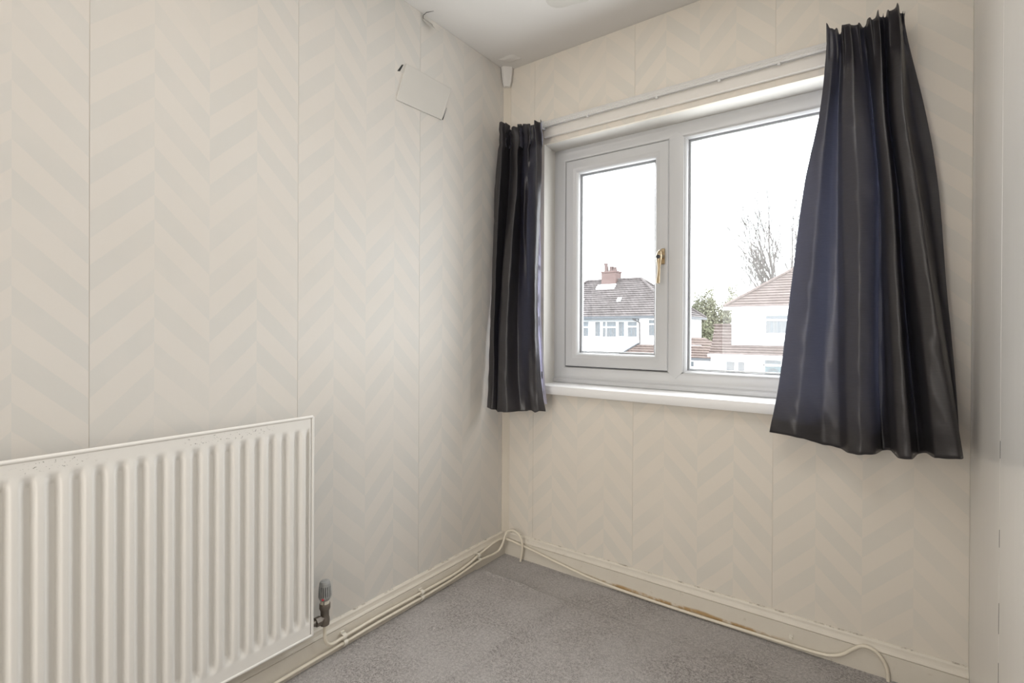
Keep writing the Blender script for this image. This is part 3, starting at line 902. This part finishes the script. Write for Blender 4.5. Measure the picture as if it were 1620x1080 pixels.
LEFT = [
 [ (0.031, -0.085, 2.091), (0.031, -0.095, 2.012), (0.033, -0.130, 1.767), (0.036, -0.150, 1.465), (0.034, -0.160, 1.168), (0.028, -0.165, 0.871), (0.026, -0.170, 0.741) ],
 [ (0.069, -0.110, 2.083), (0.069, -0.120, 2.002), (0.079, -0.155, 1.754), (0.074, -0.170, 1.460), (0.072, -0.180, 1.167), (0.070, -0.185, 0.875), (0.068, -0.190, 0.738) ],
 [ (0.087, -0.100, 2.073), (0.073, -0.090, 1.992), (0.070, -0.104, 1.767), (0.064, -0.118, 1.467), (0.057, -0.132, 1.168), (0.073, -0.160, 0.873), (0.081, -0.174, 0.735) ],
 [ (0.084, -0.075, 2.064), (0.065, -0.048, 2.001), (0.064, -0.055, 1.780), (0.057, -0.090, 1.471), (0.054, -0.118, 1.168), (0.066, -0.146, 0.872), (0.074, -0.160, 0.729) ],
 [ (0.117, -0.100, 2.039), (0.120, -0.104, 1.981), (0.143, -0.139, 1.748), (0.124, -0.174, 1.455), (0.115, -0.188, 1.166), (0.117, -0.202, 0.879), (0.114, -0.202, 0.733) ],
 [ (0.150, -0.120, 2.043), (0.162, -0.132, 1.972), (0.180, -0.160, 1.737), (0.174, -0.188, 1.449), (0.160, -0.195, 1.165), (0.159, -0.202, 0.882), (0.169, -0.209, 0.736) ],
 [ (0.160, -0.110, 2.052), (0.157, -0.104, 1.976), (0.148, -0.090, 1.758), (0.148, -0.118, 1.460), (0.151, -0.139, 1.167), (0.167, -0.160, 0.879), (0.189, -0.174, 0.737) ],
 [ (0.154, -0.080, 2.055), (0.137, -0.055, 1.983), (0.134, -0.055, 1.768), (0.130, -0.062, 1.468), (0.151, -0.104, 1.168), (0.176, -0.132, 0.878), (0.201, -0.146, 0.737) ],
 [ (0.175, -0.090, 2.052), (0.166, -0.076, 1.983), (0.183, -0.104, 1.749), (0.165, -0.076, 1.464), (0.183, -0.104, 1.167), (0.207, -0.132, 0.879), (0.223, -0.139, 0.738) ],
 [ (0.217, -0.120, 2.039), (0.222, -0.132, 1.971), (0.194, -0.090, 1.751), (0.178, -0.069, 1.463), (0.217, -0.118, 1.167), (0.245, -0.146, 0.883), (0.260, -0.153, 0.747) ],
 [ (0.214, -0.090, 2.040), (0.211, -0.090, 1.975), (0.224, -0.118, 1.740), (0.222, -0.118, 1.453), (0.240, -0.132, 1.166), (0.265, -0.146, 0.884), (0.280, -0.153, 0.740) ],
 [ (0.251, -0.110, 2.039), (0.261, -0.125, 1.959), (0.277, -0.146, 1.725), (0.272, -0.146, 1.446), (0.273, -0.146, 1.165), (0.285, -0.146, 0.885), (0.299, -0.146, 0.747) ],
 [ (0.278, -0.100, 2.042), (0.282, -0.104, 1.955), (0.285, -0.118, 1.730), (0.273, -0.118, 1.449), (0.267, -0.111, 1.166), (0.281, -0.104, 0.882), (0.306, -0.104, 0.739) ],
]


def cr(a, b, c, d, t):
    return 0.5 * ((2 * b) + (c - a) * t + (2 * a - 5 * b + 4 * c - d) * t * t + (3 * b - a - 3 * c + d) * t ** 3)


def herm(a, b, c, d, t, k):
    m0, m1 = (c - a) * k, (d - b) * k
    t2, t3 = t * t, t * t * t
    return b * (2 * t3 - 3 * t2 + 1) + m0 * (t3 - 2 * t2 + t) + c * (3 * t2 - 2 * t3) + m1 * (t3 - t2)


def interp(seq, n, k=0.26):
    out = []
    for i in range(len(seq) - 1):
        a, b, c, d = seq[max(i - 1, 0)], seq[i], seq[i + 1], seq[min(i + 2, len(seq) - 1)]
        for k_ in range(n):
            out.append(herm(a, b, c, d, k_ / n, k))
    out.append(seq[-1])
    return out


ROWN = [5, 8, 12, 14, 14, 12]       # sub rows between the seven control rows


def cloth_grid(cols, csub):
    colsv = [[Vector(p) for p in c] for c in cols]
    dense = []
    for c in colsv:
        line = []
        for i in range(6):
            a, b, e, d = c[max(i - 1, 0)], c[i], c[i + 1], c[min(i + 2, 6)]
            for k_ in range(ROWN[i]):
                line.append(cr(a, b, e, d, k_ / ROWN[i]))
        line.append(c[6])
        dense.append(line)
    rows = []
    for r in range(len(dense[0])):
        rows.append(interp([dense[c][r] for c in range(len(dense))], csub))
    return rows


def grid_mesh(rows, mat, name, parent):
    nr, nc = len(rows), len(rows[0])
    vs = [p for r in rows for p in r]
    fs = [(i * nc + j, i * nc + j + 1, (i + 1) * nc + j + 1, (i + 1) * nc + j) for i in range(nr - 1) for j in range(nc - 1)]
    return MB().add(vs, fs).build(name, mat, parent, smooth=True)


def make_curtain(cols, csub, npleat, seed, label, loc, xmin=None, xmax=None, lin=None):
    root = thing('curtain', label, 'curtain', loc, 'curtains')
    rows = cloth_grid(cols, csub)
    nr, nc = len(rows), len(rows[0])
    nh = ROWN[0]
    rnd = random.Random(seed)
    ph = [rnd.uniform(-0.0045, 0.0065) for _ in range(npleat * 2 + 3)]
    # arc length along the top for even pleats
    for r in range(nr):
        zt_ = rows[0][0].z
        for c in range(nc):
            p = rows[r][c].copy()
            u = c / (nc - 1)
            # pencil pleats: strong in the heading, dying out below the tape
            if r <= nh:
                amp = 0.0130
            else:
                dz = rows[nh][c].z - rows[r][c].z
                amp = 0.0125 * math.exp(-dz / 0.04)
            q = u * npleat + 0.22 * math.sin(u * 17 + seed)
            wv = math.sin(q * math.tau)
            wv = math.copysign(abs(wv) ** 0.5, wv)
            p.y -= amp * (wv * 0.9 + 0.35)
            p.x += amp * 0.12 * math.cos(q * math.tau)
            if r < nh:
                k_ = math.floor(q * 2 + 0.5)
                fr_ = sm(0.25, 0.75, q * 2 + 0.5 - k_)
                f_ = 1 - r / nh
                p.z += (ph[k_ % len(ph)] * (1 - fr_) + ph[(k_ + 1) % len(ph)] * fr_) * f_ * 1.2
            # stitched pinch line of the tape
            if abs(r - nh) <= 1:
                p.y += 0.008
            # creases
            big = noise.noise(Vector((p.x * 14, p.z * 5.0, seed)))
            diag = noise.noise(Vector((p.x * 30 + p.z * 18, p.z * 9 - p.x * 10, seed + 5)))
            low = sm(0, 1, (r - nh) / 8.0) if r > nh else 0
            p.y += (0.0055 * big + 0.0042 * diag) * low
            if r == nr - 1:
                p.z += 0.003 * noise.noise(Vector((p.x * 40, 0, seed)))
            if xmax is not None:
                p.x = min(p.x, xmax)
            if xmin is not None:
                p.x = max(p.x, xmin)
            p.y = min(p.y, -0.0475)
            rows[r][c] = p
    face = grid_mesh(rows, 'curtain', 'curtain_cloth', root)
    s_ = face.modifiers.new('solid', 'SOLIDIFY')
    s_.thickness = 0.0007
    s_.offset = 0
    # turned-up hem: a second layer behind the lowest rows
    hem = [[Vector((p.x, p.y + 0.0022, p.z)) for p in r] for r in rows[-5:]]
    hem[0] = [Vector((p.x, p.y + 0.0012, p.z)) for p in rows[-5]]
    grid_mesh(hem, 'curtain', 'hem', root)
    head = [[Vector((p.x, p.y + 0.003, p.z)) for p in r] for r in rows[1:nh + 2]]
    grid_mesh(head, 'lining', 'heading_tape', root)
    # lining hangs behind the face cloth, a smoother copy
    lr = []
    for r in range(nh + 1, nr - 4):
        o_ = []
        for c in range(0, nc, 2):
            xs_ = rows[r][c]
            win_ = [q_.y for r2 in (r - 1, r, r + 1) for q_ in rows[r2] if abs(q_.x - xs_.x) < 0.014]
            o_.append(Vector((xs_.x, min(max(win_) + 0.005, -0.0425), xs_.z)))
        if lin:
            # the lining's free edge strays past the face cloth only low down
            z = o_[-1].z
            LE = [(1.95, 0.256, -0.10), (1.73, 0.262, -0.10), (1.45, 0.2735, -0.098), (1.17, 0.272, -0.094), (0.88, 0.290, -0.088), (0.76, 0.304, -0.086)]
            for (za, xa, ya), (zb_, xb, yb_) in zip(LE[:-1], LE[1:]):
                if za >= z >= zb_ or (zb_ == 0.76 and z < zb_):
                    q_ = min(1.0, (za - z) / (za - zb_))
                    xe, ye = xa + (xb - xa) * q_, ya + (yb_ - ya) * q_
            o_ = [Vector((min(p.x, xe - 0.003), p.y, p.z)) for p in o_]
            o_.append(Vector((xe, ye, z)))
        lr.append(o_)
    grid_mesh(lr, 'lining', 'lining', root)['label'] = 'lavender lining'
    return root


make_curtain(LEFT, 9, 9, 3, 'narrow dark charcoal curtain bunched in the corner left of the window, pale lining showing', (0.16, -0.10, 0.73), xmin=0.008, lin=True)
make_curtain(RIGHT, 9, 11, 8, 'wide dark charcoal curtain flaring out over the right side of the window', (1.46, -0.10, 0.73), xmax=1.722)


# ------------------------------------------------------------------ outside
GZ = -2.95
structure(MB().box(-70, 40, 6, 140, GZ - 0.2, GZ).build('ground', 'asphalt'), 'pale street and gardens outside below the window', 'ground')


def courses(el, er, tr, tl, n, mat, parent, lift=0.05, name='roof_tiles'):
    """stepped courses of tiles between eave (el, er) and top (tl, tr)"""
    el, er, tr, tl = map(Vector, (el, er, tr, tl))
    nrm = (er - el).cross(tl - el)
    if nrm.length < 1e-6:
        nrm = (er - el).cross(tr - el)
    nrm.normalize()
    if nrm.z < 0:
        nrm = -nrm
    mb = MB()
    for i in range(n):
        a, b = i / n, (i + 1) / n
        p0, p1 = el.lerp(tl, a), er.lerp(tr, a)
        q0, q1 = el.lerp(tl, b), er.lerp(tr, b)
        mb.add([p0, p1, p1 + nrm * lift, p0 + nrm * lift, q1, q0], [(0, 1, 2, 3), (3, 2, 4, 5)])
    o = mb.build(name, mat, parent)
    o['kind'] = 'stuff'
    return o


def ridge(a, b, r, mat, parent):
    return MB().tube([a, b], r, 8).build('ridge_tiles', mat, parent)


def far_window(x0, x1, y, z0, z1, parent, transom=None, split=None, net=True):
    fr_ = MB().box(x0 - 0.07, x1 + 0.07, y - 0.06, y + 0.02, z0 - 0.07, z1 + 0.07)
    w_ = MB()
    w_.ring(x0 - 0.07, x1 + 0.07, z0 - 0.07, z1 + 0.07, [(0, y + 0.02), (0, y - 0.07), (0.07, y - 0.07), (0.07, y + 0.02)])
    if transom:
        w_.box(x0, x1, y - 0.065, y, transom - 0.05, transom + 0.05)
    if split:
        for s_ in split:
            w_.box(s_ - 0.04, s_ + 0.04, y - 0.062, y, z0, z1)
    fo = w_.build('window', 'far_frame', parent)
    MB().box(x0, x1, y - 0.03, y - 0.01, z0, z1).build('pane', 'far_glass', fo)
    if net:
        k_ = MB()
        zt_ = (transom or z1) - 0.06
        nfo = max(3, int((x1 - x0) / 0.12))
        for i in range(nfo):
            if i % 3 == 2:
                continue
            a = x0 + (x1 - x0) * i / nfo
            b = x0 + (x1 - x0) * (i + 0.8) / nfo
            k_.box(a, b, y - 0.036, y - 0.031, z0 + 0.02, zt_)
        k_.build('net_curtain', 'net', fo)
    return fo


# --- house with chimney, seen through the opening sash
h1 = thing('house', 'white house with grey tiled hipped roof, brick chimney and low pinkish-roofed extension', 'house', (-16.0, 37.5, GZ))
XC1 = -10.30
Y1 = 34.0
MB().box(-22.6, XC1, Y1, 40.6, GZ, 2.12).build('walls', 'render_white', h1)
EZ = 2.16
E0, E1 = Vector((-22.9, Y1 - 0.3, EZ)), Vector((XC1 + 0.25, Y1 - 0.3, EZ))
E2, E3 = Vector((XC1 + 0.25, 40.9, EZ)), Vector((-22.9, 40.9, EZ))
RA, RB = Vector((-19.0, 37.3, 5.30)), Vector((-14.15, 37.3, 5.28))
courses(E0, E1, RB, RA, 17, 'tile_grey', h1, 0.06)
courses(E1, E2, RB, RB, 17, 'tile_grey', h1, 0.06)
courses(E3, E0, RA, RA, 17, 'tile_grey', h1, 0.06)
courses(E2, E3, RA, RB, 17, 'tile_grey', h1, 0.06)
for a, b in ((RA, RB), (RB, E1), (RB, E2), (RA, E0)):
    ridge(a + Vector((0, 0, 0.06)), b + Vector((0, 0, 0.06)), 0.11, 'tile_grey', h1)
mb = MB()
mb.box(-22.9, XC1 + 0.3, Y1 - 0.45, Y1 - 0.30, EZ - 0.16, EZ + 0.02)
mb.box(XC1 + 0.22, XC1 + 0.36, Y1 - 0.45, 40.9, EZ - 0.16, EZ + 0.02)
mb.build('gutter', 'gutter', h1)
MB().box(-22.6, -12.98, Y1 - 0.28, Y1, 1.80, 1.99).build('fascia', 'lead', h1)
mb = MB().tube([(-13.35, Y1 - 0.36, 1.98), (-13.15, Y1 - 0.30, 1.86), (-12.93, Y1 - 0.08, 1.70), (-12.89, Y1 - 0.07, 0.1)], 0.055, 8)
mb.build('downpipe', 'pipe_dark', h1)
for (x0, x1, z0, z1, tz, sp) in ((-18.66, -17.82, 0.61, 1.78, 1.36, None), (-17.60, -17.14, 0.62, 1.78, 1.36, None), (-16.57, -16.13, 0.63, 1.77, None, None),
                                 (-15.92, -14.80, 0.60, 1.77, 1.36, [-15.62]), (-14.60, -14.13, 0.65, 1.76, None, None),
                                 (-13.86, -13.13, 0.62, 1.76, 1.40, None), (-12.21, -11.63, 0.73, 1.89, 1.58, None)):
    far_window(x0, x1, Y1, z0, z1, h1, tz, sp)
MB().box(XC1 - 0.01, XC1 + 0.04, 36.9, 37.05, 0.52, 1.50).build('vent_pipe', 'pipe_dark', h1)
# chimney
ch = MB().box(-17.45, -16.15, 36.8, 37.9, 4.75, 6.05)
ch.box(-17.50, -16.10, 36.75, 37.95, 5.92, 6.05)
cho = ch.build('chimney', 'chimney', h1)
MB().prism([(36.35, 4.60), (36.8, 4.95), (36.8, 4.72), (36.40, 4.50)], 0, -17.75, -16.10).build('flashing', 'far_frame', cho)
for (x, hgt, tilt) in ((-17.15, 0.72, -0.06), (-16.72, 0.42, 0.0), (-16.40, 0.36, 0.0)):
    MB().tube([(x, 37.2, 6.03), (x + tilt, 37.2, 6.03 + hgt * 0.8), (x + tilt * 1.2, 37.2, 6.03 + hgt)], [0.20, 0.155, 0.19], 12).build('chimney_pot', 'pot', cho, smooth='auto')
MB().tube([(-16.05, 37.8, 5.0), (-16.05, 37.8, 7.6)], 0.018, 6).add([], []).build('aerial_mast', 'far_frame', h1)
mb = MB().tube([(-16.30, 37.8, 7.5), (-15.80, 37.8, 7.5)], 0.014, 6)
for i in range(5):
    mb.tube([(-16.28 + i * 0.11, 37.6, 7.5), (-16.28 + i * 0.11, 38.0, 7.5)], 0.010, 5)
mb.build('aerial', 'far_frame', h1)
for xv in (-18.55, -15.25):
    t_ = 0.36
    yv = (Y1 - 0.3) + 3.6 * t_
    zv = EZ + 3.13 * t_
    MB().prism([(yv, zv + 0.08), (yv + 0.30, zv + 0.36), (yv + 0.26, zv + 0.42), (yv - 0.02, zv + 0.16)], 0, xv, xv + 0.30).build('roof_vent', 'far_frame', h1)

# --- low front extension of that house with pinkish tiles
ex = h1
MB().box(-13.55, -6.90, 33.0, 34.0, GZ, -0.85).build('walls', 'render_white', ex)
courses((-13.95, 32.75, -0.72), (-6.90, 32.75, -0.72), (-6.90, 33.98, 0.08), (-13.0, 33.98, 0.08), 5, 'tile_orange', ex, 0.06)
MB().tube([(-13.98, 32.72, -0.66), (-13.02, 34.0, 0.16)], 0.07, 8).build('ridge_tiles', 'gutter', ex)
MB().box(-14.0, -7.05, 32.62, 32.76, -0.88, -0.72).build('gutter', 'gutter', ex)
MB().box(-13.9, -7.05, 32.76, 33.0, -0.97, -0.86).build('soffit', 'far_frame', ex)
far_window(-9.22, -8.66, 33.0, -1.85, -0.98, ex, -1.36)
far_window(-9.72, -9.42, 33.0, -1.85, -0.98, ex, -1.36)
MB().tube([(-7.50, 32.8, -0.80), (-7.50, 32.9, -2.9)], 0.045, 8).build('downpipe', 'pipe_dark', ex)
# low pitched scrap of roof behind it
courses((-9.9, 34.1, 0.10), (-7.3, 34.1, 0.10), (-8.6, 35.3, 0.62), (-9.5, 35.3, 0.62), 3, 'tile_orange', ex, 0.05)

# --- right hand house with hipped red-brown roof
h2 = thing('house', 'white house with red-brown hipped roof and garage, partly behind the right curtain', 'house', (-1.0, 35.0, GZ))
MB().box(-5.83, 5.5, 31.0, 38.0, GZ, 2.44).build('walls', 'render_white', h2)
e0, e1 = Vector((-6.23, 30.7, 2.56)), Vector((5.9, 30.7, 2.56))
r0, r1 = Vector((-2.45, 34.5, 5.28)), Vector((2.2, 34.5, 5.28))
e2, e3 = Vector((5.9, 38.3, 2.56)), Vector((-6.23, 38.3, 2.56))
courses(e0, e1, r1, r0, 16, 'tile_brown', h2, 0.06)
courses(e3, e0, r0, r0, 16, 'tile_brown', h2, 0.06)
courses(e1, e2, r1, r1, 16, 'tile_brown', h2, 0.06)
courses(e2, e3, r0, r1, 16, 'tile_brown', h2, 0.06)
for a, b in ((e0, r0), (r0, r1), (r1, e1)):
    ridge(a + Vector((0, 0, 0.07)), b + Vector((0, 0, 0.07)), 0.10, 'tile_brown', h2)
mb = MB().box(-6.25, 5.9, 30.60, 30.74, 2.40, 2.56)
mb.box(-6.25, 5.9, 30.74, 31.0, 2.38, 2.44)
mb.build('fascia', 'far_frame', h2)
far_window(-3.93, -1.9, 31.0, 0.99, 2.02, h2, 1.76, [-2.6])
# garage and side roof
gr = h2
MB().box(-6.90, 4.0, 30.45, 31.0, GZ, -0.38).build('walls', 'render_white', gr)
MB().box(-6.90, -5.90, 31.0, 32.7, GZ, 0.2).build('walls', 'render_white', gr)
courses((-7.0, 30.2, -0.32), (4.0, 30.2, -0.32), (4.0, 31.0, 0.26), (-7.0, 31.0, 0.26), 4, 'tile_brown', gr, 0.06)
courses((-7.0, 31.0, 0.26), (-5.86, 31.0, 0.26), (-5.86, 32.65, 1.42), (-7.25, 32.65, 1.42), 6, 'tile_brown', gr, 0.06)
ridge((-7.3, 32.65, 1.48), (-5.86, 32.65, 1.48), 0.09, 'tile_brown', gr)
MB().prism([(30.99, 0.30), (30.92, 0.30), (30.92, 0.46), (30.99, 0.50)], 0, -5.83, 4.0).build('flashing', 'lead', gr)
MB().box(-7.02, 4.0, 30.08, 30.22, -0.46, -0.30).build('gutter', 'far_frame', gr)
for (x0, x1) in ((-6.00, -5.52), (-5.33, -4.98)):
    f_ = far_window(x0, x1, 30.45, -1.50, -0.74, gr, None, None, False)
    MB().box(x0, x1, 30.405, 30.415, -1.22, -0.74).build('blind', 'net', f_)
# door with sunburst fanlight
dr = MB().box(-3.88, -3.02, 30.40, 30.45, -2.90, -0.92).build('door', 'blue_door', gr)
for i in range(4):
    a0 = math.radians(20 + i * 37)
    a1 = math.radians(20 + i * 37 + 28)
    cx0, cz0 = -3.45, -1.32
    pts = []
    for (r, a) in ((0.17, a0), (0.30, a0), (0.30, a1), (0.17, a1)):
        pts.append((cx0 + r * math.cos(a), cz0 + r * math.sin(a)))
    MB().prism(pts, 1, 30.37, 30.41).build('fanlight_pane', 'gutter', dr)
for x in (-3.74, -3.30):
    MB().box(x, x + 0.14, 30.375, 30.41, -1.95, -1.62).build('door_pane', 'gutter', dr)
MB().ring(-3.95, -2.95, -2.95, -0.50, [(0, 30.46), (0, 30.36), (0.07, 30.36), (0.07, 30.46)]).build('door_frame', 'far_frame', gr)
MB().box(-3.88, -3.02, 30.40, 30.44, -0.80, -0.57).build('transom_light', 'far_glass', gr)
MB().box(-3.95, -2.95, 30.36, 30.45, -0.92, -0.80).build('door_head', 'far_frame', gr)


# --- trees
def tree(name, base, label, seed, trunks, levels, mat, spread, up, kids, group=None, leafmat=None, nleaf=0, lsize=0.1, zmin=-99):
    rnd = random.Random(seed)
    root = thing(name, label, 'tree', base, group)
    mb = MB()
    tips = []

    def grow(p, d, L, r, lev):
        pts = [p]
        q = p.copy()
        dd = d.copy()
        ns = 4
        for i in range(ns):
            dd = (dd + Vector((rnd.uniform(-1, 1), rnd.uniform(-1, 1), rnd.uniform(-0.5, 1) * up)) * 0.11).normalized()
            q = q + dd * (L / ns)
            pts.append(q.copy())
        rr = [r * (1 - 0.6 * i / ns) for i in range(ns + 1)]
        if pts[-1].z > zmin:
            mb.tube(pts, rr, 5 if lev < 2 else 3, cap=False)
        if lev >= levels:
            tips.append(pts[-1])
            tips.append(pts[2])
            return
        for k_ in range(kids):
            i = 1 + (k_ * ns) // kids if kids > 1 else ns
            i = min(ns, max(1, i))
            a = Vector((rnd.uniform(-1, 1), rnd.uniform(-1, 1), rnd.uniform(-0.3, 0.5)))
            nd = (dd + a * spread).normalized()
            grow(pts[i], nd, L * rnd.uniform(0.55, 0.78), max(rr[i] * 0.66, 0.016), lev + 1)
        grow(pts[-1], (dd + Vector((rnd.uniform(-1, 1), rnd.uniform(-1, 1), 0.3)) * spread * 0.3).normalized(), L * 0.72, rr[-1] * 0.95, lev + 1)

    for (off, d, L, r) in trunks:
        grow(Vector(base) + Vector(off), Vector(d).normalized(), L, r, 0)
    t_ = mb.build('branches', mat, root)
    t_['kind'] = 'stuff'
    if leafmat:
        lf = MB()
        for i in range(nleaf):
            c = rnd.choice(tips) + Vector((rnd.gauss(0, 1), rnd.gauss(0, 1), rnd.gauss(0, 1))) * 0.28
            a = Vector((rnd.uniform(-1, 1), rnd.uniform(-1, 1), rnd.uniform(-1, 1))).normalized() * lsize * rnd.uniform(0.5, 1.2)
            b = a.cross(Vector((rnd.uniform(-1, 1), rnd.uniform(-1, 1), 0.3))).normalized() * lsize * 0.55
            lf.add([c - a, c + b, c + a, c - b], [(0, 1, 2, 3)])
        l_ = lf.build('leaves', leafmat, root)
        l_['kind'] = 'stuff'
    return root


tree('bare_tree', (-6.55, 55, GZ), 'tall bare winter tree rising behind the red-brown roof', 11,
     [((0.0, 0, 0), (-0.05, 0, 1), 8.6, 0.34), ((0.3, 0, 5.3), (-0.48, 0.1, 1), 3.8, 0.15), ((-0.2, 0.2, 6), (-0.22, 0, 1), 5.4, 0.18), ((0.4, 0, 5.3), (0.16, 0, 1), 5.6, 0.17),
      ((0.5, 0, 4.8), (0.42, 0, 1), 5.0, 0.15), ((0.1, 0, 6.4), (-0.75, 0, 0.7), 3.1, 0.10)],
     5, 'bark', 0.50, 1.1, 3)
tree('leafy_tree', (-11.8, 48.2, GZ), 'pale green budding tree in the gap between the two houses', 5,
     [((0, 0, 0), (0, 0, 1), 3.2, 0.16), ((0, 0, 2.2), (0.25, 0, 1), 2.2, 0.10), ((0, 0, 2.0), (-0.3, 0, 1), 1.9, 0.10), ((0.3, 0, 2.6), (0.3, 0, 1), 2.4, 0.08)],
     4, 'bark_pale', 0.62, 0.8, 3, None, 'leaf', 9000, 0.12)


def bush(base, rx, ry, rz, n, seed, label, mat='hedge'):
    rnd = random.Random(seed)
    root = thing('bush', label, 'bush', base)
    lf = MB()
    st = MB()
    for i in range(14):
        a = rnd.uniform(0, math.tau)
        st.tube([base, (base[0] + rx * 0.6 * math.cos(a), base[1] + ry * 0.6 * math.sin(a), base[2] + rz * rnd.uniform(1.0, 1.8))], [0.05, 0.01], 4)
    st.build('stems', 'bark_pale', root)['kind'] = 'stuff'
    for i in range(n):
        v = Vector((rnd.gauss(0, 1), rnd.gauss(0, 1), rnd.gauss(0, 1))).normalized() * rnd.uniform(0.55, 1.05)
        bump_ = 1 + 0.35 * noise.noise(v * 2.4 + Vector((seed, 0, 0)))
        c = Vector((base[0] + v.x * rx * bump_, base[1] + v.y * ry * bump_, base[2] + rz + v.z * rz * bump_))
        a = Vector((rnd.uniform(-1, 1), rnd.uniform(-1, 1), rnd.uniform(-1, 1))).normalized() * 0.11
        b = a.cross(Vector((0.3, rnd.uniform(-1, 1), 0.5))).normalized() * 0.075
        lf.add([c - a, c + b, c + a, c - b], [(0, 1, 2, 3)])
    lf.build('leaves', mat, root)['kind'] = 'stuff'


bush((-10.9, 42.6, GZ), 1.7, 0.9, 2.35, 5200, 2, 'dense green bush right beside the far end of the chimney house')
bush((-7.66, 43.4, GZ), 1.2, 0.8, 2.6, 4200, 4, 'dense green bush against the left edge of the red-brown roofed house')
bush((-8.3, 38.6, GZ), 0.75, 0.7, 1.62, 1800, 6, 'low pale garden bush behind the pinkish extension roof', 'leaf')
